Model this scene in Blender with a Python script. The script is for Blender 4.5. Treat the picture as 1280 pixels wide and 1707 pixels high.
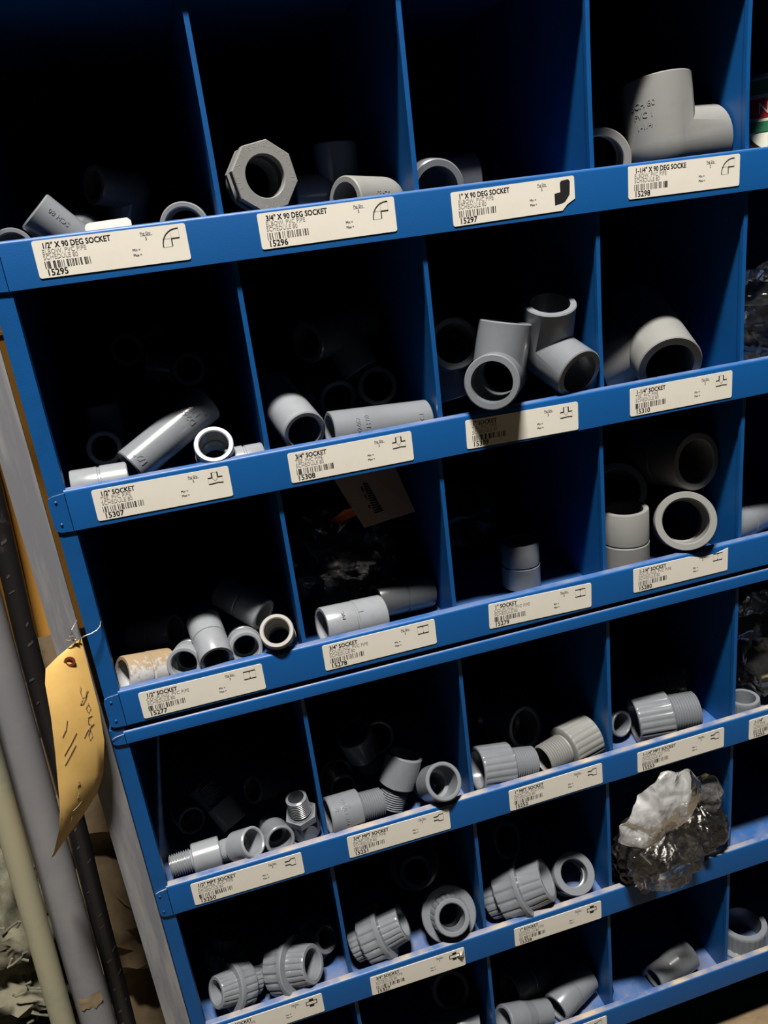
import bpy, bmesh, math, random
from mathutils import Vector, Matrix, noise
from math import sin, cos, pi, sqrt
for o in list(bpy.data.objects): bpy.data.objects.remove(o)
scene = bpy.context.scene
COL = scene.collection
rnd = random.Random(7)

# ---------------------------------------------------------------- camera
cam_d = bpy.data.cameras.new('camera'); cam = bpy.data.objects.new('camera', cam_d); COL.objects.link(cam)
cam_d.sensor_fit = 'VERTICAL'; cam_d.sensor_height = 36.0; cam_d.lens = 1357.6117/1707*36.0
cam_d.clip_start = 0.02; cam_d.clip_end = 50
RX = (0.956035768, -0.267485668, -0.120195789); RD = (-0.201646752, -0.302043426, -0.931723326); RF = (0.212918288, 0.914997916, -0.342701935)
cam.matrix_world = Matrix(((RX[0], -RD[0], -RF[0], 0.22330707), (RX[1], -RD[1], -RF[1], -0.61433365), (RX[2], -RD[2], -RF[2], 0.89542797), (0, 0, 0, 1)))
scene.camera = cam
# ---------------------------------------------------------------- world and light
w = bpy.data.worlds.new('world'); scene.world = w; w.use_nodes = True
w.node_tree.nodes['Background'].inputs[0].default_value = (0.75, 0.85, 1.0, 1)
w.node_tree.nodes['Background'].inputs[1].default_value = 0.0008
ld = bpy.data.lights.new('ceiling_lamp', 'AREA'); ld.shape = 'RECTANGLE'; ld.size = 0.45; ld.size_y = 0.14
ld.energy = 215; ld.color = (1.0, 0.945, 0.87)
lo = bpy.data.objects.new('ceiling_lamp', ld); COL.objects.link(lo); lo.location = (0.20, -0.80, 3.2)
lo.rotation_euler = (Vector((0.42, 0.0, 0.55)) - Vector((0.20, -0.80, 3.2))).to_track_quat('-Z', 'Y').to_euler()
vs = scene.view_settings
scene.display_settings.display_device = 'sRGB'
vs.view_transform = 'Standard'; vs.look = 'None'; vs.exposure = 0.0; vs.gamma = 1.0; vs.use_curve_mapping = False

# ---------------------------------------------------------------- materials
def mat(name, col, rough=0.5, spec=0.5, metal=0.0, noise_amt=0.0, noise_scale=60.0, col2=None, bump=0.0, bump_scale=400.0, mix_scale=None, mix_lo=0.45, mix_hi=0.62):
    m = bpy.data.materials.new(name); m.use_nodes = True; nt = m.node_tree; b = nt.nodes['Principled BSDF']
    b.inputs['Base Color'].default_value = (*col, 1); b.inputs['Roughness'].default_value = rough
    b.inputs['Metallic'].default_value = metal; b.inputs['Specular IOR Level'].default_value = spec
    tc = nt.nodes.new('ShaderNodeTexCoord')
    if col2 is not None:
        n = nt.nodes.new('ShaderNodeTexNoise'); n.inputs['Scale'].default_value = mix_scale or noise_scale; n.inputs['Detail'].default_value = 6; n.inputs['Roughness'].default_value = 0.65
        nt.links.new(tc.outputs['Object'], n.inputs['Vector'])
        r = nt.nodes.new('ShaderNodeMapRange'); r.inputs[1].default_value = mix_lo; r.inputs[2].default_value = mix_hi
        nt.links.new(n.outputs['Fac'], r.inputs[0])
        mx = nt.nodes.new('ShaderNodeMix'); mx.data_type = 'RGBA'
        mx.inputs[6].default_value = (*col, 1); mx.inputs[7].default_value = (*col2, 1)
        nt.links.new(r.outputs[0], mx.inputs[0]); nt.links.new(mx.outputs[2], b.inputs['Base Color'])
    if bump:
        n2 = nt.nodes.new('ShaderNodeTexNoise'); n2.inputs['Scale'].default_value = bump_scale; n2.inputs['Detail'].default_value = 4
        nt.links.new(tc.outputs['Object'], n2.inputs['Vector'])
        bp = nt.nodes.new('ShaderNodeBump'); bp.inputs['Strength'].default_value = bump; bp.inputs['Distance'].default_value = 0.0005
        nt.links.new(n2.outputs['Fac'], bp.inputs['Height']); nt.links.new(bp.outputs[0], b.inputs['Normal'])
    return m
BLUE_C = (0.003, 0.072, 0.250)
M = {}
M['blue'] = mat('blue_paint', BLUE_C, 0.42, 0.4, col2=(0.004, 0.064, 0.215), mix_scale=25, bump=0.12, bump_scale=900)
M['inside'] = mat('shaded_panel', (0.012, 0.013, 0.016), 0.7, 0.2)  # near-black base puts the shade of the deep bins into the panel colour
M['pvc'] = mat('grey_pvc', (0.148, 0.160, 0.178), 0.24, 0.5, col2=(0.136, 0.147, 0.163), mix_scale=40, bump=0.05, bump_scale=700)
M['pvc_pale'] = mat('pale_grey_pvc', (0.200, 0.215, 0.236), 0.27, 0.5, col2=(0.185, 0.196, 0.210), mix_scale=60)
M['pvc_shaded'] = mat('shaded_grey_pvc', (0.06, 0.064, 0.07), 0.25, 0.5)  # grey PVC with shade mixed into its colour, for fittings deep in bins
M['pvc_matt'] = mat('matt_grey_pvc', (0.175, 0.178, 0.172), 0.55, 0.35, col2=(0.16, 0.163, 0.158), mix_scale=30)
M['pvc_warm'] = mat('stained_pvc', (0.25, 0.245, 0.235), 0.4, 0.45, col2=(0.30, 0.25, 0.18), mix_scale=30, mix_lo=.5, mix_hi=.7)
M['dusty'] = mat('dusty_pvc', (0.34, 0.345, 0.355), 0.75, 0.3, col2=(0.23, 0.17, 0.10), mix_scale=260, mix_lo=.40, mix_hi=.56, bump=0.3, bump_scale=300)
nt = M['dusty'].node_tree; mr = [n for n in nt.nodes if n.type == 'MAP_RANGE'][0]; nz = [n for n in nt.nodes if n.type == 'TEX_NOISE'][0]; tcn = [n for n in nt.nodes if n.type == 'TEX_COORD'][0]
sx = nt.nodes.new('ShaderNodeSeparateXYZ'); nt.links.new(tcn.outputs['Object'], sx.inputs[0])
ma = nt.nodes.new('ShaderNodeMath'); ma.operation = 'MULTIPLY_ADD'; ma.inputs[1].default_value = 22.0; nt.links.new(sx.outputs[0], ma.inputs[0]); nt.links.new(nz.outputs['Fac'], ma.inputs[2]); nt.links.new(ma.outputs[0], mr.inputs[0])
mr.inputs[1].default_value = 0.50; mr.inputs[2].default_value = 0.72
M['paper'] = mat('label_paper', (0.70, 0.67, 0.60), 0.45, 0.4, col2=(0.67, 0.64, 0.56), mix_scale=20)
M['ink'] = mat('black_ink', (0.012, 0.012, 0.013), 0.6, 0.3)
M['ink_grey'] = mat('faint_ink', (0.27, 0.25, 0.22), 0.6, 0.3)
M['white'] = mat('white_plastic', (0.82, 0.80, 0.74), 0.4, 0.5)
M['steel'] = mat('worn_grey_steel', (0.165, 0.17, 0.19), 0.5, 0.4, col2=(0.33, 0.315, 0.29), mix_scale=18, mix_lo=.45, mix_hi=.75, bump=0.25, bump_scale=120)
def stretch(m, sc):
    nt = m.node_tree; tc = [n for n in nt.nodes if n.type == 'TEX_COORD'][0]; mp = nt.nodes.new('ShaderNodeMapping'); mp.inputs['Scale'].default_value = sc
    nt.links.new(tc.outputs['Object'], mp.inputs[0])
    for n in nt.nodes:
        if n.type == 'TEX_NOISE': nt.links.new(mp.outputs[0], n.inputs['Vector'])
stretch(M['steel'], (4.0, 4.0, 0.35))
M['pipe_grey'] = mat('grey_pipe', (0.195, 0.197, 0.215), 0.45, 0.4, col2=(0.24, 0.235, 0.235), mix_scale=9)
M['pipe_beige'] = mat('beige_pipe', (0.34, 0.32, 0.22), 0.6, 0.3, col2=(0.20, 0.25, 0.20), mix_scale=16, mix_lo=.5, mix_hi=.7)
M['black_rub'] = mat('black_rubber', (0.012, 0.011, 0.012), 0.4, 0.5, col2=(0.07, 0.065, 0.06), mix_scale=30, mix_lo=.6, mix_hi=.75, bump=0.5, bump_scale=60)
M['orange'] = mat('orange_board', (0.62, 0.30, 0.055), 0.6, 0.3, col2=(0.55, 0.255, 0.045), mix_scale=10)
M['manila'] = mat('manila_card', (0.62, 0.40, 0.13), 0.65, 0.25, col2=(0.50, 0.30, 0.085), mix_scale=14, mix_lo=.4, mix_hi=.7)
M['brownring'] = mat('brown_fibre', (0.16, 0.035, 0.012), 0.6, 0.3)
M['pencil'] = mat('pencil', (0.26, 0.19, 0.12), 0.9, 0.0)
M['wire'] = mat('wire', (0.62, 0.60, 0.56), 0.3, 0.6, metal=0.9)
M['wall'] = mat('tan_wall', (0.20, 0.145, 0.09), 0.85, 0.2, col2=(0.07, 0.05, 0.032), mix_scale=9, mix_lo=.45, mix_hi=.6, bump=0.6, bump_scale=40)
M['floor'] = mat('dirty_floor', (0.075, 0.065, 0.05), 0.85, 0.2, col2=(0.16, 0.13, 0.085), mix_scale=12)
M['rag'] = mat('dirty_rag', (0.13, 0.12, 0.085), 0.9, 0.1, col2=(0.045, 0.055, 0.045), mix_scale=25, bump=0.6, bump_scale=80)
M['green'] = mat('green_print', (0.03, 0.16, 0.075), 0.4, 0.5)
M['red'] = mat('red_print', (0.42, 0.02, 0.02), 0.4, 0.5)
M['canw'] = mat('can_white', (0.60, 0.60, 0.50), 0.4, 0.5)
M['brown_paper'] = mat('pinkish_paper', (0.46, 0.36, 0.29), 0.7, 0.2)
M['tan'] = mat('tan_card', (0.26, 0.19, 0.11), 0.8, 0.2, col2=(0.18, 0.13, 0.075), mix_scale=15)
M['bits'] = mat('black_parts', (0.012, 0.011, 0.010), 0.22, 0.6)
M['orange_tape'] = mat('orange_tape', (0.55, 0.12, 0.02), 0.5, 0.4)
M['yellow'] = mat('pale_yellow_part', (0.55, 0.52, 0.30), 0.5, 0.4)

def shelf_mat(name, dust):
    # blue sheet with tan dust lying on its upward faces near the front edge
    m = mat(name, BLUE_C, 0.45, 0.4, bump=0.12, bump_scale=900); nt = m.node_tree; b = nt.nodes['Principled BSDF']
    tc = nt.nodes.new('ShaderNodeTexCoord'); g = nt.nodes.new('ShaderNodeNewGeometry')
    s = nt.nodes.new('ShaderNodeSeparateXYZ'); nt.links.new(g.outputs['True Normal'], s.inputs[0])
    so = nt.nodes.new('ShaderNodeSeparateXYZ'); nt.links.new(tc.outputs['Object'], so.inputs[0])
    n = nt.nodes.new('ShaderNodeTexNoise'); n.inputs['Scale'].default_value = 35; n.inputs['Detail'].default_value = 6
    nt.links.new(tc.outputs['Object'], n.inputs['Vector'])
    up = nt.nodes.new('ShaderNodeMapRange'); up.inputs[1].default_value = 0.75; up.inputs[2].default_value = 0.98; nt.links.new(s.outputs[2], up.inputs[0])
    nr = nt.nodes.new('ShaderNodeMapRange'); nr.inputs[1].default_value = 0.35; nr.inputs[2].default_value = 0.7; nr.inputs[3].default_value = 0.15; nr.inputs[4].default_value = 1.0; nt.links.new(n.outputs['Fac'], nr.inputs[0])
    fr = nt.nodes.new('ShaderNodeMapRange'); fr.inputs[1].default_value = 0.004; fr.inputs[2].default_value = 0.022; fr.inputs[3].default_value = 1.0; fr.inputs[4].default_value = 0.35; nt.links.new(so.outputs[1], fr.inputs[0])
    def mul(a, c):
        k = nt.nodes.new('ShaderNodeMath'); k.operation = 'MULTIPLY'; nt.links.new(a, k.inputs[0])
        if isinstance(c, float): k.inputs[1].default_value = c
        else: nt.links.new(c, k.inputs[1])
        return k.outputs[0]
    f = mul(mul(mul(up.outputs[0], nr.outputs[0]), fr.outputs[0]), dust)
    mx = nt.nodes.new('ShaderNodeMix'); mx.data_type = 'RGBA'; mx.inputs[6].default_value = (*BLUE_C, 1); mx.inputs[7].default_value = (0.40, 0.33, 0.23, 1)
    nt.links.new(f, mx.inputs[0]); nt.links.new(mx.outputs[2], b.inputs['Base Color'])
    return m
M['shelf_clean'] = shelf_mat('blue_shelf_light_dust', 0.35)
M['shelf_dusty'] = shelf_mat('blue_shelf_heavy_dust', 1.0)

def film_mat(name, density, tint=(0.8, 0.78, 0.72), scale=45, rough=0.10, ior=1.5, bump=0.45):
    m = bpy.data.materials.new(name); m.use_nodes = True; nt = m.node_tree; nt.nodes.clear()
    out = nt.nodes.new('ShaderNodeOutputMaterial'); tr = nt.nodes.new('ShaderNodeBsdfTransparent'); tr.inputs[0].default_value = (0.96, 0.95, 0.93, 1)
    df = nt.nodes.new('ShaderNodeBsdfTranslucent'); df.inputs[0].default_value = (*tint, 1)
    d2 = nt.nodes.new('ShaderNodeBsdfDiffuse'); d2.inputs[0].default_value = (*tint, 1)
    gl = nt.nodes.new('ShaderNodeBsdfGlossy'); gl.inputs['Roughness'].default_value = rough; gl.inputs[0].default_value = (1, 0.97, 0.92, 1)
    lw = nt.nodes.new('ShaderNodeFresnel'); lw.inputs[0].default_value = ior
    tc = nt.nodes.new('ShaderNodeTexCoord'); n = nt.nodes.new('ShaderNodeTexNoise'); n.inputs['Scale'].default_value = scale; n.inputs['Detail'].default_value = 5; n.inputs['Distortion'].default_value = 1.2
    nt.links.new(tc.outputs['Object'], n.inputs['Vector'])
    bp = nt.nodes.new('ShaderNodeBump'); bp.inputs['Strength'].default_value = bump; bp.inputs['Distance'].default_value = 0.004
    nt.links.new(n.outputs['Fac'], bp.inputs['Height']); nt.links.new(bp.outputs[0], gl.inputs['Normal']); nt.links.new(bp.outputs[0], lw.inputs['Normal'])
    a = nt.nodes.new('ShaderNodeMixShader'); a.inputs[0].default_value = 0.5; nt.links.new(df.outputs[0], a.inputs[1]); nt.links.new(d2.outputs[0], a.inputs[2])
    r = nt.nodes.new('ShaderNodeMapRange'); r.inputs[1].default_value = 0.38; r.inputs[2].default_value = 0.72; r.inputs[3].default_value = density*0.5; r.inputs[4].default_value = min(1.0, density*1.8); nt.links.new(n.outputs['Fac'], r.inputs[0])
    b = nt.nodes.new('ShaderNodeMixShader'); nt.links.new(r.outputs[0], b.inputs[0]); nt.links.new(tr.outputs[0], b.inputs[1]); nt.links.new(a.outputs[0], b.inputs[2])
    c = nt.nodes.new('ShaderNodeMixShader'); nt.links.new(lw.outputs[0], c.inputs[0]); nt.links.new(b.outputs[0], c.inputs[1]); nt.links.new(gl.outputs[0], c.inputs[2])
    nt.links.new(c.outputs[0], out.inputs[0])
    return m
M['film'] = film_mat('clear_film', 0.018, (0.8, 0.8, 0.78), 70, 0.17, 1.6, 0.85)
M['film_white'] = film_mat('cloudy_film', 0.42, (0.86, 0.87, 0.88), 45, 0.25, 1.33, 0.5)
M['film_dim'] = film_mat('thin_film', 0.04, (0.6, 0.62, 0.6))

# ---------------------------------------------------------------- mesh helpers
def mesh(name, verts, faces, m, smooth=None):
    me = bpy.data.meshes.new(name); me.from_pydata([tuple(v) for v in verts], [], faces); me.update()
    bm = bmesh.new(); bm.from_mesh(me); bmesh.ops.recalc_face_normals(bm, faces=bm.faces); bm.to_mesh(me); bm.free()
    if m: me.materials.append(M[m] if isinstance(m, str) else m)
    if smooth is not None: shade(me, smooth)
    return me
def shade(me, deg):
    for p in me.polygons: p.use_smooth = True
    me.set_sharp_from_angle(angle=math.radians(deg))
def ob(name, me, parent=None, mtx=None):
    o = bpy.data.objects.new(name, me); COL.objects.link(o)
    if parent is not None: o.parent = parent
    if mtx is not None: o.matrix_local = mtx
    return o
def tag(o, label, cat, group=None, kind=None):
    o['label'] = label; o['category'] = cat
    if group: o['group'] = group
    if kind: o['kind'] = kind
    return o
class G:
    """collects shapes for one mesh"""
    def __init__(s): s.v = []; s.f = []
    def add(s, v, f):
        k = len(s.v); s.v += [tuple(a) for a in v]; s.f += [tuple(i+k for i in q) for q in f]; return s
    def box(s, x0, x1, y0, y1, z0, z1):
        return s.add([(x0,y0,z0),(x1,y0,z0),(x1,y1,z0),(x0,y1,z0),(x0,y0,z1),(x1,y0,z1),(x1,y1,z1),(x0,y1,z1)],
                     [(0,3,2,1),(4,5,6,7),(0,1,5,4),(1,2,6,5),(2,3,7,6),(3,0,4,7)])
    def prism(s, poly, axis, a0, a1):
        # poly: 2-D points in the two remaining axes (x: (y,z); y: (x,z); z: (x,y)), extruded along axis
        n = len(poly)
        def pt(p, a): return {'x': (a, p[0], p[1]), 'y': (p[0], a, p[1]), 'z': (p[0], p[1], a)}[axis]
        v = [pt(p, a0) for p in poly] + [pt(p, a1) for p in poly]
        f = [tuple(range(n))[::-1], tuple(range(n, 2*n))] + [(i, (i+1) % n, n+(i+1) % n, n+i) for i in range(n)]
        return s.add(v, f)
    def lathe(s, prof, n=40, mod=None, closed=True, caps=False):
        v = []; k = len(prof)
        for j in range(n):
            t = 2*pi*j/n
            for i, (r, z) in enumerate(prof):
                q = r*(mod(t, i) if mod else 1.0)
                v.append((q*cos(t), q*sin(t), z))
        f = []
        for j in range(n):
            j2 = (j+1) % n
            for i in range(k if closed else k-1):
                i2 = (i+1) % k
                f.append((j*k+i, j2*k+i, j2*k+i2, j*k+i2))
        if caps:
            f.append(tuple(j*k for j in range(n))); f.append(tuple(j*k+k-1 for j in range(n)))
        return s.add(v, f)
    def tube(s, pts, r, n=8, caps=True):
        pts = [Vector(p) for p in pts]; v = []; rr = r if isinstance(r, (list, tuple)) else [r]*len(pts)
        up = Vector((0.3, 0.5, 0.8))
        for i, p in enumerate(pts):
            d = (pts[min(i+1, len(pts)-1)] - pts[max(i-1, 0)]).normalized()
            a = d.cross(up)
            if a.length < 1e-3: a = d.cross(Vector((1, 0, 0)))
            a.normalize(); b = d.cross(a)
            for j in range(n): v.append(p + rr[i]*(cos(2*pi*j/n)*a + sin(2*pi*j/n)*b))
        f = [(i*n+j, i*n+(j+1) % n, (i+1)*n+(j+1) % n, (i+1)*n+j) for i in range(len(pts)-1) for j in range(n)]
        if caps: f += [tuple(range(n))[::-1], tuple(range((len(pts)-1)*n, len(pts)*n))]
        return s.add(v, f)
    def make(s, name, m, smooth=None): return mesh(name, s.v, s.f, m, smooth)
def text_mesh(txt, size, extrude=0.0, align='LEFT'):
    c = bpy.data.curves.new('t', 'FONT'); c.body = txt; c.size = size; c.extrude = extrude; c.align_x = align; c.resolution_u = 2
    o = bpy.data.objects.new('t', c); me = bpy.data.meshes.new_from_object(o)
    v = [p.co.copy() for p in me.vertices]; f = [tuple(p.vertices) for p in me.polygons]
    bpy.data.objects.remove(o); bpy.data.curves.remove(c); bpy.data.meshes.remove(me)
    return v, f
def boolean(base, op, others):
    o = bpy.data.objects.new('b', base); COL.objects.link(o); tmp = []
    for me in others:
        t = bpy.data.objects.new('c', me); COL.objects.link(t); tmp.append(t)
        md = o.modifiers.new('b', 'BOOLEAN'); md.operation = op if isinstance(op, str) else op[len(tmp)-1]; md.object = t; md.solver = 'EXACT'
    dg = bpy.context.evaluated_depsgraph_get()
    me = bpy.data.meshes.new_from_object(o.evaluated_get(dg))
    for t in tmp + [o]: bpy.data.objects.remove(t)
    return me

# ================================================================ the setting
def struct(name, me): o = ob(name, me); o['kind'] = 'structure'; return o
struct('floor', G().box(-2.5, 3.5, -2.5, 1.2, -0.40, -0.352).make('floor', 'floor'))
struct('wall_back', G().box(-2.5, 3.5, 0.62, 0.70, -0.352, 2.9).make('wall_back', 'wall'))

# ================================================================ blue steel bin units
LIP = 0.032; DEPTH = 0.30; XR = 1.003
def shelf_mesh(name, zt, x0, m, lip=LIP, ear=0.0125):
    t = 0.0013; r = 0.0022
    # profile in (y, z): floor sheet, rounded nose, front lip, return flange
    fd = 0.023 if lip > 0.02 else 0.0; hem = 0.0068 if lip > 0.02 else 0.0
    if fd:
        out = [(DEPTH, -fd), (hem, -fd), (hem, 0.0), (r, 0.0)]
        inn = [(0.011, -lip+t), (t, -lip+t), (t, -t-0.0006), (hem-t, -t-0.0006), (hem-t, -fd-t), (DEPTH, -fd-t)]
    else:
        out = [(DEPTH, 0.0), (r, 0.0)]
        inn = [(0.011, -lip+t), (t, -lip+t), (t, -r), (t+0.0007, -t), (DEPTH, -t)]
    out += [(r - r*sin(a), -r + r*cos(a)) for a in (0.4, 0.8, 1.2, pi/2)] + [(0.0, -lip), (0.011, -lip)]
    g = G()
    ends = [x0, XR-0.014]; prof = out+inn; k = len(prof)
    v = [(x, y, zt+z) for x in ends for (y, z) in prof]
    g.add(v, [(i, (i+1) % k, k+(i+1) % k, k+i) for i in range(k)])
    if fd: g.box(x0-0.0112, x0, 0.0035, DEPTH, zt-fd-t, zt-fd)
    # end ear of the lip lying over the post, with rounded corners
    e = ear; c = 0.004
    pts = [(x0+0.0005, zt-0.0022), (x0-e+c, zt-0.0032), (x0-e+0.001, zt-0.0045), (x0-e, zt-0.0075), (x0-e, zt-lip+0.005), (x0-e+0.0012, zt-lip+0.0018), (x0-e+c, zt-lip+0.0005), (x0+0.0005, zt-lip)]
    g.prism(pts, 'y', 0.0, 0.0013)
    xr = XR-0.014
    g.prism([(xr-0.0005, zt-0.002), (xr+e, zt-0.004), (xr+e, zt-lip+0.003), (xr-0.0005, zt-lip)], 'y', 0.0, 0.0013)
    return g.make(name, m, 35)
def rivet_mesh():
    return G().lathe([(0.0001, -0.0009), (0.0008, -0.0006), (0.0012, -0.0002), (0.0012, 0.001)], 12, closed=False, caps=True).make('rivet', 'blue', 40)
RIVET = rivet_mesh()
def divider_mesh(z0, z1, bow):
    # bent steel sheet: hemmed front edge 3.6 mm wide, thin sheet behind; slight bow along its height
    prof = [(-0.0018, 0.0), (0.0018, 0.0), (0.0018, 0.004), (0.0006, 0.0048), (0.0006, DEPTH-0.008), (-0.0006, DEPTH-0.008), (-0.0006, 0.0048), (-0.0018, 0.004)]
    n = 8; v = []; k = len(prof)
    for i in range(n+1):
        u = i/n; s = bow*4*u*(1-u)
        for (x, y) in prof: v.append((x+s*max(0.0, 1-y/0.2), y, z0+(z1-z0)*u))
    f = [(i*k+j, i*k+(j+1) % k, (i+1)*k+(j+1) % k, (i+1)*k+j) for i in range(n) for j in range(k)]
    f += [tuple(range(k)), tuple(range(n*k, n*k+k))]
    return mesh('divider', v, f, 'blue', 30)
def post_mesh(x0, w, z0, z1, side):
    # front flange, side sheet, small return
    g = G(); t = 0.0014
    if side < 0:
        g.prism([(x0, 0.0015), (x0+w, 0.0015), (x0+w, 0.010), (x0+w-t, 0.010), (x0+w-t, 0.0015+t), (x0+t, 0.0015+t), (x0+t, DEPTH), (x0, DEPTH)], 'z', z0, z1)
    else:
        g.prism([(x0+w, 0.0015), (x0, 0.0015), (x0, 0.010), (x0+t, 0.010), (x0+t, 0.0015+t), (x0+w-t, 0.0015+t), (x0+w-t, DEPTH), (x0+w, DEPTH)], 'z', z0, z1)
    return g.make('post', 'blue')
def unit(name, label, xl, xp, zs, zlow, ztop, m, divs, toplip=None, ear=0.0125):
    root = bpy.data.objects.new(name, None); COL.objects.link(root); root.location = (xp, 0, zlow)
    tag(root, label, 'shelving')
    inv = Matrix.Translation((-xp, 0, -zlow))
    ob('post', post_mesh(xp, xl-xp, zlow, ztop, -1), root, inv)
    ob('post', post_mesh(XR-0.014, 0.014, zlow, ztop, 1), root, inv)
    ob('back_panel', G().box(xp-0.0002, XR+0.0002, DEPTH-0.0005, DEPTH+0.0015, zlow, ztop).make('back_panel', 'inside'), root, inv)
    tops = sorted(zs)
    for z in tops:
        s = ob('shelf', shelf_mesh('shelf', z, xl-0.0015, m, ear=ear), root, inv)
        for dz in (0.008, 0.0255):
            r = ob('rivet', RIVET, s); r.matrix_local = Matrix.Translation((xl-0.0085, 0.0, z-dz)) @ Matrix.Rotation(pi/2, 4, 'X') @ Matrix.Scale(-1, 4, (0, 0, 1))
    if toplip:
        z, lip = toplip
        ob('top_panel', shelf_mesh('top_panel', z, xl-0.0015, m, lip=lip, ear=0.0108), root, inv)
    for z, xs in divs:
        up = min([q for q in tops + ([toplip[0]] if toplip else []) if q > z+0.01] or [ztop])
        for x, bow in xs:
            ob('divider', divider_mesh(z-0.0228, up-(0.0245 if not (toplip and up == toplip[0]) else 0.0016), bow), root, inv @ Matrix.Translation((x, 0.0072, 0)))
    return root, inv
UP, UPI = unit('bin_unit', 'upper blue steel bin unit with labelled rails of sockets and elbows', 0.1300, 0.1172, [0.561, 0.7335, 0.908, 1.083], 0.5275, 1.26, 'shelf_clean',
    [(0.908, [(0.2782, 0.0005), (0.4245, 0.0), (0.570, -0.001), (0.7113, -0.0022), (0.857, 0)]),
     (0.7335, [(0.2819, 0.0), (0.4252, 0.0005), (0.5732, -0.001), (0.7117, -0.001), (0.857, 0)]),
     (0.561, [(0.284, 0.0), (0.4209, 0.0), (0.570, 0.0), (0.7156, -0.001), (0.857, 0)]),
     (1.083, [(0.2782, 0), (0.4245, 0), (0.57, 0), (0.7113, 0), (0.857, 0)])])
LOW, LOWI = unit('bin_unit', 'lower blue steel bin unit with dusty shelves of threaded adapters and unions', 0.1262, 0.1138, [0.359, 0.184, 0.0104, -0.163, -0.318], -0.351, 0.5265, 'shelf_dusty',
    [(0.359, [(0.2735, 0.0), (0.420, 0.0), (0.5717, -0.001), (0.7144, 0.0), (0.857, 0)]),
     (0.184, [(0.2726, 0.0), (0.4185, 0.0005), (0.5654, 0.0), (0.714, 0.0), (0.857, 0)]),
     (0.0104, [(0.2726, 0.0), (0.4185, 0.0), (0.562, 0.0), (0.7149, 0.0), (0.857, 0)])], toplip=(0.5236, 0.0115), ear=0.0108)

# ---------------------------------------------------------------- bin labels
def rr(w, h, c, n=3):
    p = []
    for cx, cy, a0 in ((w/2-c, h/2-c, 0), (-w/2+c, h/2-c, pi/2), (-w/2+c, -h/2+c, pi), (w/2-c, -h/2+c, 1.5*pi)):
        p += [(cx+c*cos(a0+pi/2*i/n), cy+c*sin(a0+pi/2*i/n)) for i in range(n+1)]
    return p
LW, LH = 0.1016, 0.0243
def line2(a, b, wd):
    d = Vector((b[0]-a[0], b[1]-a[1])); d.normalize(); n = Vector((-d.y, d.x))*wd/2
    return [(a[0]-n.x, a[1]-n.y), (b[0]-n.x, b[1]-n.y), (b[0]+n.x, b[1]+n.y), (a[0]+n.x, a[1]+n.y)]
def pictogram(kind):
    """black strokes and thin grey strokes in a 12 x 12 mm field"""
    B, S = [], []
    if kind == 'elbow':
        arc = [(-5.2+9.5*(1-cos(a)), -4.5+9.5*sin(a)) for a in [i*pi/2/8 for i in range(9)]]
        B += [(arc[i], arc[i+1], .75) for i in range(8)] + [((4.0, 5.0), (5.4, 5.0), .75), ((-5.2, -4.5), (-5.2, -5.2), .75)]
        B += [((0.4, -5.0), (0.4, -0.6), .8), ((0.4, -0.6), (5.4, -0.6), .8)]
        S += [((5.4, 5.0), (5.4, -0.6), .3), ((-5.2, -5.2), (0.4, -5.2), .3), ((0.4, 0), (0.4, 5), .3), ((-5, -.4), (0, -.4), .3)]
    elif kind == 'tee':
        B += [((-2.2, 4.8), (-2.2, 0.6), 1.0), ((2.2, 4.8), (2.2, 0.6), 1.0), ((-5.6, 0.6), (-2.2, 0.6), .8), ((2.2, 0.6), (5.8, 0.6), .8),
              ((-5.4, -4.4), (-2, -4.3), .8), ((-2, -4.3), (1.5, -3.9), .8), ((1.5, -3.9), (5.8, -4.4), .8)]
        S += [((-5.6, .6), (-5.6, -4.4), .3), ((5.8, .6), (5.8, -4.4), .3), ((-2.2, 4.8), (2.2, 4.8), .3), ((-2.2, .4), (0, -2.4), .35), ((2.2, .4), (0, -2.4), .35)]
    elif kind == 'coupling':
        B += [((-5.2, 3.6), (5.2, 3.6), .8), ((-5.2, -3.6), (5.2, -3.6), .8), ((0, 3.4), (0, 2.4), .9), ((0, -3.4), (0, -2.4), .9)]
        S += [((-5.2, 3.6), (-5.2, -3.6), .3), ((5.2, 3.6), (5.2, -3.6), .3), ((0, 3.6), (0, -3.6), .35)]
    elif kind == 'adapter':
        B += [((-5, 2.0), (-0.5, 2.0), 1.2), ((-0.5, 2.0), (0.6, 3.8), .9), ((0.6, 3.8), (5, 3.8), .8), ((-5, -2.0), (-0.5, -2.0), 1.2), ((-0.5, -2.0), (0.6, -3.8), .9), ((0.6, -3.8), (5, -3.8), .8)]
        S += [((5, 3.8), (5, -3.8), .5)]
    else:
        B += [((-5.4, 2.3), (5.4, 2.3), .8), ((-5.4, -2.3), (5.4, -2.3), .8), ((-5.4, 2.6), (-5.4, -2.6), .8), ((5.4, 2.6), (5.4, -2.6), .8), ((-2.3, 3.6), (2.3, 3.6), 3.0), ((-2.3, -3.6), (2.3, -3.6), 3.0)]
    return B, S
BAR = [1,0,1,1,0,1,0,0,1,0,1,0,1,1,0,0,1,0,1,0,0,1,1,0,1,0,1,1,0,1,0,0,1,0,1,1,0,0,1,0,1,1,0,1]
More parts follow.
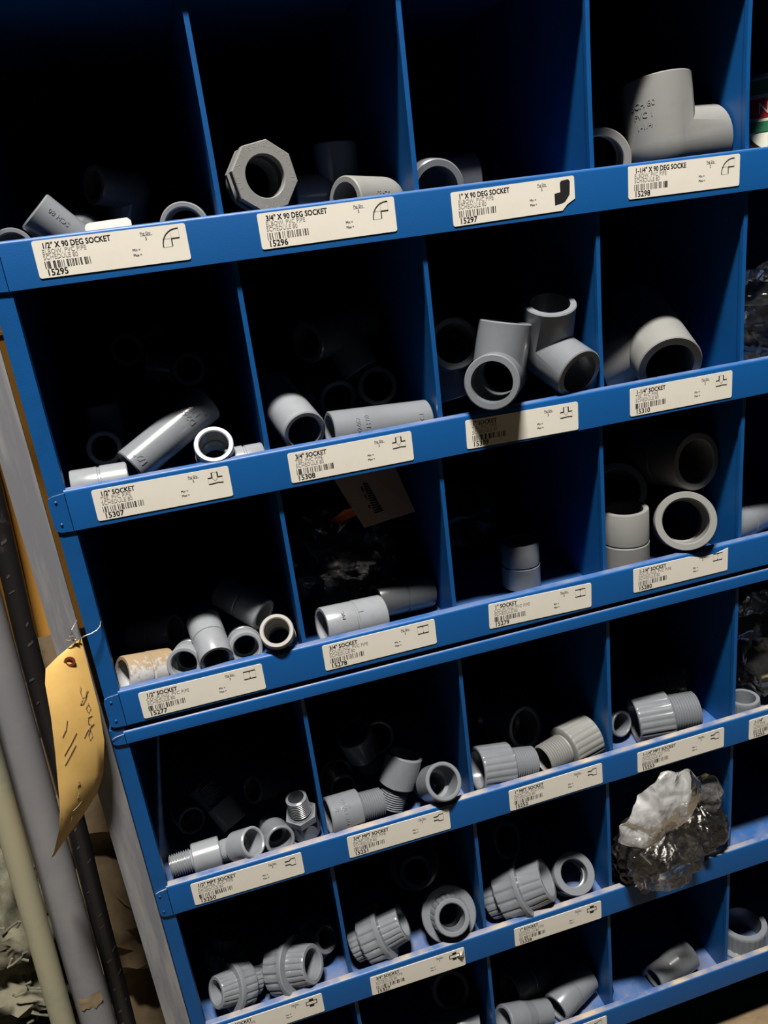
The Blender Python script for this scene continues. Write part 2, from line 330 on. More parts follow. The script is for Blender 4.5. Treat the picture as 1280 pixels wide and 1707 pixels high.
def label(unit_root, inv, x, z, th, title, l2, l3, num, qty, kind, torn=None):
    poly = rr(LW, LH, 0.0016)
    if torn == 'corner':   # lower right corner lifted away
        poly = [p for p in poly if not (p[0] > LW/2-0.009 and p[1] < -LH/2+0.008)]; poly += []
        k = min(range(len(poly)), key=lambda i: (poly[i][0]+LW/2)**2+(poly[i][1]+LH/2)**2)
        poly = poly + [(LW/2-0.011, -LH/2), (LW/2-0.007, -LH/2+0.004), (LW/2, -LH/2+0.0075)]
    if torn == 'top':      # strip torn from the upper right edge
        keep = [p for p in poly if not (p[0] > LW/2-0.008 and p[1] > 0)]
        poly = [(LW/2, LH/2-0.001), (LW/2-0.014, LH/2-0.0042), (LW/2-0.03, LH/2-0.004), (LW/2-0.042, LH/2-0.0008)] + [p for p in keep if p[0] < LW/2-0.042 or p[1] < 0]
    g = G().prism(poly, 'y', -0.0005, -0.00005)
    mt = inv @ Matrix.Translation((x, 0, z)) @ Matrix.Rotation(-th, 4, 'Y')
    o = ob('bin_label', g.make('bin_label', 'paper'), unit_root, mt)
    yk = -0.00062; gb = G(); gs = G()
    def T(g_, t, px, pz, size, sx=0.78, bold=0.0):
        v, f = text_mesh(t, size)
        g_.add([(px+a.x*sx, yk, pz+a.y) for a in v], f)
        if bold: g_.add([(px+a.x*sx+bold, yk, pz+a.y) for a in v], f)
    x0 = -LW/2+0.0052
    tw = len(title)
    T(gb, title, x0+0.0006, 0.0067, 0.0053, 0.83, 0.00028)
    T(gs, l2, x0, 0.0031, 0.0043, 0.86); T(gs, l3, x0, -0.0004, 0.0043, 0.86)
    w = 0.00068; px = x0
    rb = random.Random(num)
    for i, b in enumerate(BAR):
        if b or rb.random() < 0.12:
            ww = w*(0.9 if rb.random() < .6 else 1.25)
            gb.add([(px, yk, -0.0062), (px+ww*0.72, yk, -0.0062), (px+ww*0.72, yk, -0.0016), (px, yk, -0.0016)], [(0, 1, 2, 3)])
        px += w
    T(gb, num, x0-0.0002, -0.0108, 0.0060, 0.95, 0.00025)
    T(gb, 'Pkg Qty', 0.0195, 0.0078, 0.0026, 0.85); T(gb, qty, 0.0225, 0.0042, 0.0030, 0.9)
    gb.add([(0.0195, yk, 0.0071), (0.0278, yk, 0.0071), (0.0278, yk, 0.0073), (0.0195, yk, 0.0073)], [(0, 1, 2, 3)])
    T(gb, 'Min =', 0.0125, -0.0022, 0.0024, 0.95, 0.0001); T(gb, 'Max =', 0.0125, -0.0056, 0.0024, 0.95, 0.0001)
    if kind:
        B, S = pictogram(kind); cx, cz, q = 0.0395, 0.0046, 0.001*(1.12 if kind in ('elbow',) else 0.98)
        if kind == 'elbow': cz = 0.0038
        for a, b, wd in B:
            p = line2((cx+a[0]*q, cz+a[1]*q), (cx+b[0]*q, cz+b[1]*q), wd*0.001); gb.add([(c[0], yk, c[1]) for c in p], [(0, 1, 2, 3)])
        for a, b, wd in S:
            p = line2((cx+a[0]*q, cz+a[1]*q), (cx+b[0]*q, cz+b[1]*q), wd*0.001*0.7); gs.add([(c[0], yk, c[1]) for c in p], [(0, 1, 2, 3)])
    ob('printed_text', gb.make('printed_text', 'ink'), o)['kind'] = 'stuff'; ob('faint_print', gs.make('faint_print', 'ink_grey'), o)['kind'] = 'stuff'
    return o
E1, E3 = 'ELBOW, PVC PIPE', 'SCHEDULE 80'
LB = [
 (0, .2009, .8934, -.004, '1/2" X 90 DEG SOCKET', E1, '15295', '5', 'elbow', None), (0, .3529, .8933, .004, '3/4" X 90 DEG SOCKET', E1, '15296', '5', 'elbow', None),
 (0, .4987, .8917, .013, '1" X 90 DEG SOCKET', E1, '15297', '5', None, 'corner'), (0, .6470, .8934, -.005, '1-1/4" X 90 DEG SOCKE', E1, '15298', '2', 'elbow', None),
 (0, .1981, .7171, -.008, '1/2" SOCKET', 'TEE, PVC PIPE', '15307', '5', 'tee', None), (0, .3460, .7170, -.004, '3/4" SOCKET', 'TEE, PVC PIPE', '15308', '5', 'tee', None),
 (0, .4941, .7157, -.018, '1" SOCKET', 'TEE, PVC PIPE', '15309', '5', 'tee', None), (0, .6452, .7166, -.004, '1-1/4" SOCKET', 'TEE, PVC PIPE', '15310', '2', 'tee', None),
 (0, .1940, .5433, -.001, '1/2" SOCKET', 'COUPLING, PVC PIPE', '15277', '5', 'coupling', None), (0, .3480, .5456, 0, '3/4" SOCKET', 'COUPLING, PVC PIPE', '15278', '5', 'coupling', None),
 (0, .5003, .5450, -.03, '1" SOCKET', 'COUPLING, PVC PIPE', '15279', '5', 'coupling', None), (0, .6456, .5463, -.003, '1-1/4" SOCKET', 'COUPLING, PVC PIPE', '15280', '2', 'coupling', 'top'),
 (1, .1959, .3421, -.006, '1/2" MPT SOCKET', 'ADAPTER, PVC PIPE', '15250', '5', 'adapter', None), (1, .3413, .3425, -.0095, '3/4" MPT SOCKET', 'ADAPTER, PVC PIPE', '15251', '5', 'adapter', None),
 (1, .5052, .3414, .007, '1" MPT SOCKET', 'ADAPTER, PVC PIPE', '15252', '5', 'adapter', None), (1, .6468, .3409, .0025, '1-1/4" MPT SOCKET', 'ADAPTER, PVC PIPE', '15253', '2', 'adapter', None),
 (1, .7790, .3400, .004, '1-1/4"', 'PVC PIPE', '15255', '2', 'adapter', None),
 (1, .1890, .1668, -.006, '1/2" SOCKET', 'UNION, PVC PIPE', '15326', '5', 'union', None), (1, .3404, .1645, -.012, '3/4" SOCKET', 'UNION, PVC PIPE', '15327', '5', 'union', 'top0'),
 (1, .4983, .1647, -.0096, '1" SOCKET', 'UNION, PVC PIPE', '15328', '2', 'union', None), (1, .5000, -.0085, .0, '1" SOCKET', 'REDUCER, PVC PIPE', '15340', '2', 'adapter', None),
]
for u, x, z, th, t, l2, num, q, k, torn in LB:
    lo_ = label(LOW if u else UP, LOWI if u else UPI, x, z, th, t, l2, E3, num, q, k, torn if torn in ('corner', 'top') else None)
    if num == '15297':   # black elbow photograph printed on the label
        g = G()
        for poly in ([(0.0335, -0.0075), (0.0405, -0.0065), (0.0405, -0.0025), (0.0435, 0.0), (0.0465, 0.0015), (0.0470, 0.0085), (0.0455, 0.0100), (0.0395, 0.0095), (0.0385, 0.0080), (0.0385, 0.0015), (0.0335, 0.0008)],
                     [(0.0405, -0.0065), (0.0425, -0.0055), (0.0462, -0.0010), (0.0465, 0.0015), (0.0435, 0.0), (0.0405, -0.0025)]):
            g.add([(a, -0.00062, b) for a, b in poly], [tuple(range(len(poly)))])
        ob('printed_picture', g.make('printed_picture', 'ink'), lo_)
    if num == '15327':   # curled torn corner
        g = G(); g.add([(0.041, -0.0007, 0.0035), (0.0505, -0.0007, 0.0005), (0.0495, -0.003, 0.0125), (0.0462, -0.0045, 0.0075)], [(0, 1, 2, 3)])
        ob('torn_corner', g.make('torn_corner', 'white'), lo_)

# ================================================================ PVC fittings
SZ = {'h': (0.01475, 0.0107), 't': (0.0178, 0.0134), 'o': (0.0222, 0.0168), 'q': (0.0283, 0.0212)}
CL = {'h': 0.048, 't': 0.058, 'o': 0.066, 'q': 0.072}
TL = {'h': (0.082, 0.036), 't': (0.086, 0.042), 'o': (0.090, 0.046), 'q': (0.104, 0.054)}
EH = {'h': 0.034, 't': 0.040, 'o': 0.046, 'q': 0.051}
AD = {'h': (0.0140, 0.0107, 0.026, 0.021), 't': (0.0183, 0.0140, 0.032, 0.024), 'o': (0.0228, 0.0162, 0.035, 0.028), 'q': (0.0245, 0.0200, 0.038, 0.030)}
UN = {'h': (0.0235, 0.0145, 0.0105), 't': (0.0290, 0.0178, 0.0134), 'o': (0.0320, 0.0215, 0.0168)}
CACHE = {}
def tube_prof(r, b, z0, z1, stop=None):
    """closed (r,z) profile of a socket tube with bevelled rims and an inner stop"""
    e = 0.0009
    p = [(r-e, z0), (r, z0+e), (r, z1-e), (r-e, z1), (b+e, z1), (b, z1-e)]
    if stop is not None:
        p += [(b-0.0003, stop+0.002), (b-0.0018, stop+0.0018), (b-0.0018, stop-0.0018), (b-0.0003, stop-0.002)]
    return p + [(b, z0+e), (b+e, z0)]
def solid(r, z0, z1, e=0.0009, n=40):
    return G().lathe([(r-e, z0), (r, z0+e), (r, z1-e), (r-e, z1)], n, closed=False, caps=True)
def rotx(g):   # +Z -> +X
    g.v = [(z, y, -x) for x, y, z in g.v]; return g
def m_coupling(s, L=None, r=None, bf=None, gd=0.0009):
    R, b = SZ[s]; b = b*(r/R if r else 1); R = r or R; L = L or CL[s]
    if bf: b = R*bf
    e = 0.0009; z = L/2
    prof = [(R-e, -z), (R, -z+e), (R, -0.0012), (R-gd, -0.0006), (R-gd, 0.0006), (R-gd*0.3, 0.0012), (R-gd*0.3, z-e), (R-e, z), (b+e, z), (b, z-e), (b-.0003, 0.003), (b-0.0018, 0.0026), (b-0.0018, -0.0026), (b-.0003, -0.003), (b, -z+e), (b+e, -z)]
    return G().lathe(prof, 44)
def m_tee(s):
    R, b = SZ[s]; L, B = TL[s]
    base = solid(R, -L/2, L/2).make('x', None); br = rotx(solid(R, 0.0, B)).make('x', None)
    bore = solid(b, -L/2-0.01, L/2+0.01, 0).make('x', None); bore2 = rotx(solid(b, 0.0, B+0.01, 0)).make('x', None)
    return boolean(base, ['UNION', 'DIFFERENCE', 'DIFFERENCE'], [br, bore, bore2])
def m_elbow(s):
    R, b = SZ[s]; H = EH[s]; N = 12
    def hemi(r):   # leg with ball end at origin
        return G().lathe([(r*sin(pi*i/2/N)+1e-5, -r*cos(pi*i/2/N)) for i in range(N+1)] + [(r, H-0.0009), (r-0.0009, H)], 40, closed=False, caps=True)
    base = hemi(R).make('x', None); leg = rotx(solid(R*0.9995, 0.0, H)).make('x', None)
    bore = solid(b, -b*0.6, H+0.01, 0.002).make('x', None); bore2 = rotx(solid(b*1.0005, -b*0.55, H+0.01, 0.002)).make('x', None)
    return boolean(base, ['UNION', 'DIFFERENCE', 'DIFFERENCE'], [leg, bore, bore2])
def thread_prof(rt, z0, z1, n):
    p = []; st = (z1-z0)/n
    for i in range(n):
        a = z0+i*st; tp = rt*(1-0.05*(1-i/n))
        p += [(tp-0.0016, a), (tp-0.0016, a+st*0.12), (tp, a+st*0.5), (tp, a+st*0.66)]
    return p + [(rt-0.0016, z1)]
def ribmod(nr, depth, lo, hi):
    def f(t, i):
        if i < lo or i > hi: return 1.0
        return 1.0 - depth*(0.5+0.5*cos(t*nr))**6
    return f
def build(kind, s, **k):
    """returns list of (part name, mesh); the first is the body"""
    key = (kind, s, tuple(sorted(k.items())))
    if key in CACHE: return CACHE[key]
    mt = k.get('m', 'pvc'); out = []
    if kind == 'coupling':
        out = [('body', m_coupling(s, k.get('L'), k.get('r'), k.get('bf'), 0.0 if k.get('nogroove') else 0.0009).make('coupling_body', mt, 35))]
    elif kind in ('tee', 'elbow'):
        b0 = ('raw', kind, s)
        if b0 not in CACHE: CACHE[b0] = m_tee(s) if kind == 'tee' else m_elbow(s)
        me = CACHE[b0].copy(); me.materials.clear(); me.materials.append(M[mt]); shade(me, 35); out = [('body', me)]
    elif kind == 'adapter':
        rs, rt, Ls, Lt = AD[s]; bore = rt-0.003; e = 0.001
        ribs = k.get('ribs', 0)
        sp = [(rs-e, Ls), (rs, Ls-e), (rs, Ls-0.003), (rs, 0.003), (rs, 0.001), (rs-e, 0.0), (bore, 0.0), (bore, 0.004), (rs*0.76, 0.006), (rs*0.78, Ls-e), (rs*0.78+e, Ls)]
        out.append(('socket', G().lathe(sp, 120 if ribs else 44, ribmod(ribs, 0.055, 2, 3) if ribs else None).make('socket', mt, 35 if not ribs else 50)))
        nth = {'h': 9, 't': 10, 'o': 10, 'q': 10}[s]
        tp = thread_prof(rt, -Lt, -0.0015, nth); tp = [(rt-0.0035, -Lt)] + tp + [(rt-0.0012, 0.0), (bore, 0.0)] if False else [(bore, -Lt)] + tp + [(rt-0.0012, 0.0005), (bore, 0.0005)]
        out.append(('threaded_end', G().lathe(tp, 40).make('threaded_end', mt, 25)))
        if k.get('hex'):
            c = rs*1.16
            pts = [(c*cos(pi/3*i), c*sin(pi/3*i)) for i in range(6)]
            out.append(('hex_collar', G().prism(pts, 'z', 0.0, 0.007).make('hex_collar', mt)))
    elif kind == 'union':
        rn, rs, bo = UN[s]; q = rs/0.0178; e = 0.001; n = k.get('ribs', 20)
        ln, ls, lt = 0.024*q, 0.020*q, 0.014*q       # nut, socket end, tail
        # nut: ribbed barrel with a plain flange ring at the socket side
        np_ = [(rs*1.02, -ln/2), (rn*0.90, -ln/2), (rn*0.965, -ln/2+0.002), (rn*0.975, 0.0), (rn*0.98, ln/2-0.006), (rn*0.99, ln/2-0.005), (rn, ln/2-0.004), (rn, ln/2-0.001), (rn-e, ln/2), (rs*1.02, ln/2)]
        out.append(('nut', G().lathe(np_, 160, ribmod(n, 0.05, 2, 4)).make('nut', mt, 40)))
        sp = [(rs*1.16, ln/2-0.001), (rs*1.14, ln/2+0.003), (rs*1.05, ln/2+ls*0.85), (rs*1.04, ln/2+ls-e), (rs*1.04-e, ln/2+ls), (bo+e, ln/2+ls), (bo, ln/2+ls-e), (bo-0.001, ln/2-0.001)]
        out.append(('socket_end', G().lathe(sp, 120, ribmod(n, 0.06, 1, 2)).make('socket_end', mt, 40)))
        tp = [(rs*1.0, -ln/2+0.001), (rs, -ln/2-lt+e), (rs-e, -ln/2-lt), (bo+e, -ln/2-lt), (bo, -ln/2-lt+e), (bo, -ln/2+0.001)]
        out.append(('tail_end', G().lathe(tp, 120, ribmod(n, 0.06, 0, 1)).make('tail_end', mt, 40)))
    elif kind == 'reducer':   # two diameters with a conical step
        r1, r2, L = {'t': (0.0172, 0.0150, 0.066), 'o': (0.0175, 0.0145, 0.058)}[s]; e = 0.001; h = L/2
        sp = [(r1-e, h), (r1, h-e), (r1, 0.0055), (r1-0.0004, 0.004), (r2+0.0004, -0.006), (r2, -0.0075), (r2, -h+e), (r2-e, -h), (r2*.76, -h), (r2*.75, -0.004), (r1*.76, 0.006), (r1*.77, h)]
        out = [('body', G().lathe(sp, 44).make('reducer_body', mt, 14))]
    elif kind == 'capring':   # flanged bushing with a ribbed barrel
        r = {'t': 0.0175, 'q': 0.030}[s]; h = r*(1.35 if s == 't' else 0.95)
        sp = [(r*1.18, 0.0), (r*1.18, 0.003), (r*1.05, 0.0045), (r, 0.005), (r*0.97, h-0.004), (r*0.96, h-0.0015), (r*0.93, h), (r*0.72, h), (r*0.70, 0.0)]
        out = [('body', G().lathe(sp, 120, ribmod(26, 0.03, 3, 4)).make('bushing_body', mt, 40))]
    elif kind == 'octbush':
        R = 0.0250; b = 0.0147; n = 64
        def octm(R0):
            def f(t, i): return 1.0
            return f
        def okt(t): a = (t % (pi/4)) - pi/8; return cos(pi/8)/cos(a)
        g = G()
        prof = [(b, 0.0), (b*1.04, 0.0006), (R-0.0006, 0.0006), (R, 0.0), (R, -0.0055), (R-0.0006, -0.006), (b, -0.006)]
        g.lathe(prof, n, lambda t, i: okt(t) if 2 <= i <= 5 else 1.0)
        out.append(('octagonal_head', g.make('octagonal_head', mt, 28)))
        g2 = G().lathe([(b, -0.0055), (R*0.80, -0.0055), (R*0.80, -0.013), (b, -0.013)], 44); out.append(('neck', g2.make('neck', 'pvc_shaded', 35)))  # neck coloured darker to paint the shadow gap between the two plates
        g3 = G().lathe([(b, -0.0125), (R*0.985, -0.0125), (R*0.985, -0.0165), (R*0.80, -0.0175), (R*0.78, -0.031), (b, -0.031)], n, lambda t, i: okt(t) if 1 <= i <= 2 else 1.0); out.append(('body', g3.make('body', mt, 28)))
    CACHE[key] = out
    return out
def put(name, kind, s, loc, az, ax, lab, cat=None, group=None, **k):
    """place one fitting: loc = local origin, az / ax = directions of its local Z and X axes"""
    z = Vector(az).normalized(); x = Vector(ax); x = (x - x.dot(z)*z).normalized(); y = z.cross(x)
    mt = Matrix(((x.x, y.x, z.x, loc[0]), (x.y, y.y, z.y, loc[1]), (x.z, y.z, z.z, loc[2]), (0, 0, 0, 1)))
    parts = build(kind, s, **k)
    if len(parts) == 1:
        o = ob(name, parts[0][1], None, mt)
    else:
        o = bpy.data.objects.new(name, None); COL.objects.link(o); o.matrix_local = mt; o.empty_display_size = 0.01
        for nm, me in parts: ob(nm, me, o)
    tag(o, lab, cat or 'pipe fitting', group)
    return o
def emboss(o, txt, r, zc, th, size, around=False, m='pvc', flip=1, h=0.00045):
    """raised lettering wrapped on a cylinder of radius r about the local Z axis"""
    v, f = text_mesh(txt, size, extrude=h, align='CENTER')
    out = []
    for p in v:
        a, b = (p.x, -p.y) if not around else (p.y, p.x)
        t = th + flip*b/r; q = r + p.z - h*0.2
        out.append((q*cos(t), q*sin(t), zc + a*flip))
    ob('embossed_lettering', mesh('embossed_lettering', out, f, m), o)['kind'] = 'stuff'

def ring_text(o, txt, r, z, size):
    """raised letters set round a face of local normal +Z"""
    g = G(); n = len(txt)
    for i, ch in enumerate(txt):
        if ch == ' ': continue
        a = -2*pi*i/n + 2.2; v, f = text_mesh(ch, size, extrude=0.0003, align='CENTER')
        g.add([((r+p.y)*cos(a)+p.x*sin(a), (r+p.y)*sin(a)-p.x*cos(a), z+p.z) for p in v], f)
    ob('embossed_lettering', g.make('embossed_lettering', 'pvc_warm'), o)['kind'] = 'stuff'

# ---------------------------------------------------------------- the fittings in their bins (metres)
o = put('pipe_elbow', 'elbow', 'h', (0.1764, 0.0341, 0.9006), (-0.6608, -0.1201, 0.7409), (0.0901, 0.9673, 0.2372), 'grey 1/2 inch elbow tilted with its mouth up-left in the top left bin')
emboss(o, 'SCH 80', 0.01475, 0.020, 4.0, 0.005, m='pvc')
o = put('pipe_elbow', 'elbow', 'h', (0.2203, 0.1056, 0.9355), (-0.7755, -0.6059, 0.1776), (-0.3553, 0.1863, -0.9160), 'dark shaded elbow lying at the back of the top left bin above the white box', m='pvc_shaded')
o = put('pipe_coupling', 'coupling', 'h', (0.1329, 0.0438, 0.8999), (0.0990, -0.9901, 0.0990), (0.0191, 0.1014, 0.9947), 'fitting of which only the rim shows at the left end of the top rail')
o = put('pipe_coupling', 'coupling', 't', (0.2554, 0.0584, 0.9035), (-0.0995, -0.9948, -0.0199), (-0.0319, -0.0168, 0.9994), 'fitting whose pale rim rises behind the 15295 label beside the first divider', m='pvc_pale')
o = put('pipe_bushing', 'octbush', 'h', (0.3146, 0.0140, 0.9298), (0.2297, -0.9696, 0.0840), (0.9536, 0.2070, -0.2185), 'octagonal reducer bushing facing out above the 15296 label', m='pvc_matt')
ring_text(o, 'SCH80 PVC1 NSF-pw D2467 1-1/2 X 1 ', 0.0196, 0.0004, 0.0042)
o = put('pipe_elbow', 'elbow', 't', (0.3852, 0.0952, 0.9129), (0.0499, 0.0499, 0.9975), (-0.9968, -0.0601, 0.0528), 'upright grey elbow standing behind the octagonal bushing')
o = put('pipe_elbow', 'elbow', 't', (0.4067, 0.0429, 0.9037), (-0.8564, -0.5098, 0.0816), (-0.4986, 0.8577, 0.1257), 'grey elbow lying with its mouth to the left right of the octagonal bushing', m='pvc_matt')
emboss(o, 'SCH80', 0.0178, 0.016, 3.6, 0.005, m='pvc_matt')
emboss(o, 'PVC1', 0.0178, 0.016, 3.15, 0.005, m='pvc_matt')
o = put('pipe_elbow', 'elbow', 'o', (0.4513, 0.0769, 0.9119), (-0.0497, -0.9938, -0.0994), (0.9986, -0.0474, -0.0250), 'one inch elbow showing a dark rim above the 15297 label')
o = put('pipe_elbow', 'elbow', 'q', (0.6542, 0.0429, 0.9198), (-0.0200, 0.1400, 0.9900), (0.9918, 0.1276, 0.0020), 'large matt 1-1/4 inch elbow standing upright in the top right bin', m='pvc_matt')
emboss(o, 'SCH 80', 0.0283, 0.028, -2.7, 0.0065, True, 'pvc_matt')
emboss(o, 'PVC 1', 0.0283, 0.020, -2.7, 0.0065, True, 'pvc_matt')
emboss(o, '1-1/4', 0.0283, 0.012, -2.7, 0.0065, True, 'pvc_matt')
o = put('pipe_coupling', 'coupling', 'q', (0.6139, 0.0844, 0.9157), (-0.4079, -0.9065, -0.1088), (-0.1598, -0.0464, 0.9861), 'stained rim of a fitting beside the large upright elbow behind the third divider', m='pvc_warm')
o = put('pipe_coupling', 'coupling', 'h', (0.1530, 0.0233, 0.7264), (-0.9969, -0.0671, 0.0410), (0.0200, 0.2887, 0.9572), 'short shiny coupling lying at the left end of the 15307 bin', L=0.042, m='pvc_pale')
o = put('pipe_tee', 'tee', 'h', (0.2109, 0.0444, 0.7510), (-0.8386, -0.3594, -0.4093), (-0.2586, 0.9241, -0.2815), 'shiny half inch tee lying diagonally with raised lettering in the 15307 bin')
emboss(o, '1/2"', 0.01475, 0.031, -3.090, 0.0075, True)
emboss(o, 'D2467', 0.01475, -0.019, -3.090+.25, 0.007, True)
emboss(o, 'NSF', 0.01475, -0.026, -3.090+.2, 0.007, True)
emboss(o, 'SCH80', 0.01475, -0.033, -3.090+.2, 0.0065, True)
o = put('pipe_coupling', 'coupling', 'h', (0.2421, 0.0239, 0.7338), (-0.0050, -0.7743, 0.6328), (0.0021, 0.6328, 0.7743), 'bright white-rimmed half inch socket facing up above the 15307 label', L=0.036, m='pvc_pale', r=0.0155)
o = put('pipe_coupling', 'coupling', 'h', (0.2643, 0.0228, 0.7230), (0.9966, 0.0797, -0.0199), (-0.0038, 0.2870, 0.9579), 'half inch coupling lying against the first divider of the 15307 bin', L=0.03, m='pvc_pale', r=0.0135)
o = put('pipe_tee', 'tee', 'h', (0.1580, 0.1272, 0.7325), (-0.0606, -0.9823, 0.1771), (-0.0069, 0.1779, 0.9840), 'dim half inch tee with a dark round mouth behind the diagonal tee', m='pvc')
o = put('pipe_tee', 'tee', 'h', (0.1874, 0.2124, 0.8028), (0.0000, -0.9950, 0.0995), (0.9582, 0.0285, 0.2846), 'faint tee mouth high at the back of the 15307 bin, left one', m='pvc_shaded')
o = put('pipe_tee', 'tee', 'h', (0.2334, 0.1796, 0.7813), (0.0990, -0.9901, 0.0990), (-0.9534, -0.0659, 0.2946), 'faint tee mouth high at the back of the 15307 bin, right one', m='pvc_shaded')
o = put('pipe_fitting', 'coupling', 't', (0.3078, 0.0499, 0.7519), (0.1520, -0.9438, -0.2935), (0.1007, -0.2806, 0.9545), 'three-quarter inch fitting pointing its dark mouth out beside the first divider', L=0.078, nogroove=1, m='pvc_pale')
o = put('pipe_fitting', 'coupling', 't', (0.3780, 0.0275, 0.7309), (-0.9923, -0.0957, 0.0791), (0.0479, 0.2923, 0.9551), 'long three-quarter inch fitting lying along the rail above the 15308 label', L=0.086, r=0.0168, nogroove=1)
emboss(o, 'D2467', 0.0168, 0.021, -1.624+.1, 0.0055, True)
emboss(o, 'SCH 80', 0.0168, 0.013, -1.624+.1, 0.0055, True)
emboss(o, 'PVC1', 0.0168, -0.034, -1.624, 0.0055, True)
o = put('pipe_tee', 'tee', 't', (0.3722, 0.1190, 0.8006), (-0.7736, -0.6314, -0.0526), (0.3497, -0.3563, -0.8664), 'shaded tee in the pile of the 15308 bin, mouth to the left', m='pvc_shaded')
o = put('pipe_tee', 'tee', 't', (0.4012, 0.1346, 0.7399), (-0.0966, -0.9656, 0.2414), (-0.2779, 0.2590, 0.9250), 'shaded tee in the pile of the 15308 bin with a round mouth at the right', m='pvc_shaded')
o = put('pipe_tee', 'tee', 't', (0.3608, 0.1534, 0.7531), (0.0564, -0.9613, -0.2698), (-0.6894, 0.1580, -0.7069), 'shaded tee in the middle of the pile of the 15308 bin', m='pvc_shaded')
o = put('pipe_tee', 'tee', 'o', (0.4615, 0.0894, 0.7751), (-0.1164, -0.9700, 0.2134), (0.1502, -0.2296, -0.9616), 'one inch tee with its round rim facing out against the second divider')
o = put('pipe_tee', 'tee', 'o', (0.4846, 0.0237, 0.7545), (-0.4779, -0.8709, 0.1143), (0.2252, 0.0043, 0.9743), 'one inch tee overhanging the 15309 label with its branch upright')
o = put('pipe_elbow', 'elbow', 'o', (0.5395, 0.0438, 0.7656), (-0.0502, -0.3813, 0.9231), (0.2125, -0.9072, -0.3631), 'one inch fitting with one dark mouth up and one mouth to the front right', m='pvc')
o = put('pipe_tee', 'tee', 'q', (0.6539, 0.0584, 0.7572), (-0.2421, -0.9084, -0.3408), (-0.8520, 0.3671, -0.3733), 'large 1-1/4 inch tee pointing its mouth out above the 15310 label', m='pvc_matt')
o = put('pipe_coupling', 'coupling', 'h', (0.1510, 0.0291, 0.5581), (-0.8658, -0.4199, 0.2722), (0.1225, 0.3496, 0.9289), 'coupling caked with brown dust at the left end of the 15277 bin', L=0.042, m='dusty', r=0.0165)
o = put('pipe_coupling', 'coupling', 'h', (0.1873, 0.0346, 0.5587), (-0.1821, -0.9477, 0.2623), (-0.0038, 0.2674, 0.9636), 'coupling under the leaning one, mouth out, beside the dusty coupling', m='pvc_pale')
o = put('pipe_coupling', 'coupling', 'h', (0.2071, 0.0271, 0.5741), (0.1130, -0.9345, -0.3377), (0.0830, -0.3298, 0.9404), 'leaning coupling with a seam on top of its neighbours in the 15277 bin', m='pvc_pale')
o = put('pipe_coupling', 'coupling', 'h', (0.2352, 0.0352, 0.5589), (0.0039, -0.9591, 0.2831), (0.0000, 0.2831, 0.9591), 'coupling right of the leaning one with its mouth facing out', m='pvc_pale')
o = put('pipe_coupling', 'coupling', 'h', (0.2412, 0.0621, 0.5848), (-0.6545, 0.6637, 0.3620), (0.4172, -0.0823, 0.9051), 'dim coupling lying slanted at the back of the 15277 bin', m='pvc_pale')
o = put('pipe_coupling', 'coupling', 'h', (0.2647, 0.0227, 0.5647), (-0.0922, -0.7728, 0.6279), (0.0378, 0.6275, 0.7777), 'coupling with a scuffed pale rim beside the first divider of the 15277 bin', m='pvc_warm')
o = put('pipe_coupling', 'coupling', 't', (0.3315, 0.0296, 0.5592), (-0.9759, -0.1862, 0.1139), (0.0544, 0.2982, 0.9530), 'clean three-quarter inch coupling lying above the 15278 label', m='pvc_pale')
emboss(o, 'PVC', 0.0178, 0.012, -1.390+.35, 0.0042, True)
emboss(o, '1', 0.0178, -0.006, -1.390+.35, 0.007, True)
o = put('pipe_coupling', 'coupling', 't', (0.3864, 0.0565, 0.5584), (-0.9655, -0.2249, 0.1315), (0.0593, 0.3017, 0.9516), 'dark coupling in shade behind the clean one in the 15278 bin', m='pvc_shaded', r=0.0165)
o = put('pipe_coupling', 'coupling', 't', (0.5070, 0.0550, 0.5647), (0.0200, 0.0000, 0.9998), (-0.0665, 0.9978, 0.0013), 'dim coupling with a waist standing upright in the 15279 bin', r=0.0185, m='pvc', L=0.046)
o = put('pipe_coupling', 'coupling', 'q', (0.6723, 0.0386, 0.5775), (-0.4338, -0.8259, 0.3601), (0.0470, 0.3784, 0.9244), 'large coupling facing out on the edge above the 15280 label', m='pvc_matt')
o = put('pipe_coupling', 'coupling', 'q', (0.6799, 0.0690, 0.6330), (0.1473, -0.9820, 0.1178), (0.0253, 0.1228, 0.9921), 'large coupling stacked on top with half its rim lit in the 15280 bin', m='pvc_matt')
o = put('pipe_coupling', 'coupling', 'q', (0.6332, 0.0990, 0.5913), (-0.2952, -0.7873, 0.5413), (0.0902, 0.5410, 0.8362), 'tilted dark-rimmed coupling above the standing one in the 15280 bin', m='pvc_pale')  # paler grey painted on to lift it out of the deep shade
o = put('pipe_coupling', 'coupling', 'o', (0.6087, 0.0360, 0.5723), (0.0000, 0.0000, 1.0000), (0.0000, 1.0000, 0.0000), 'coupling standing upright beside the third divider in the 15280 bin', r=0.0225, m='pvc_matt')
o = put('pipe_coupling', 'coupling', 't', (0.7519, 0.0499, 0.5560), (0.9578, 0.2873, 0.0000), (0.0000, 0.0000, 1.0000), 'dim coupling behind the fourth divider beside the 15280 bin', m='pvc')
o = put('threaded_adapter', 'adapter', 'h', (0.1488, 0.0353, 0.3507), (0.9980, 0.0602, -0.0188), (0.0007, 0.2874, 0.9578), 'half inch adapter lying along the rail with its thread to the left', m='pvc_pale')
o = put('threaded_adapter', 'adapter', 'h', (0.1902, 0.0301, 0.3549), (0.6549, -0.5788, 0.4859), (-0.2053, 0.4825, 0.8515), 'half inch adapter with its socket open to the right in the 15250 bin', m='pvc_pale')
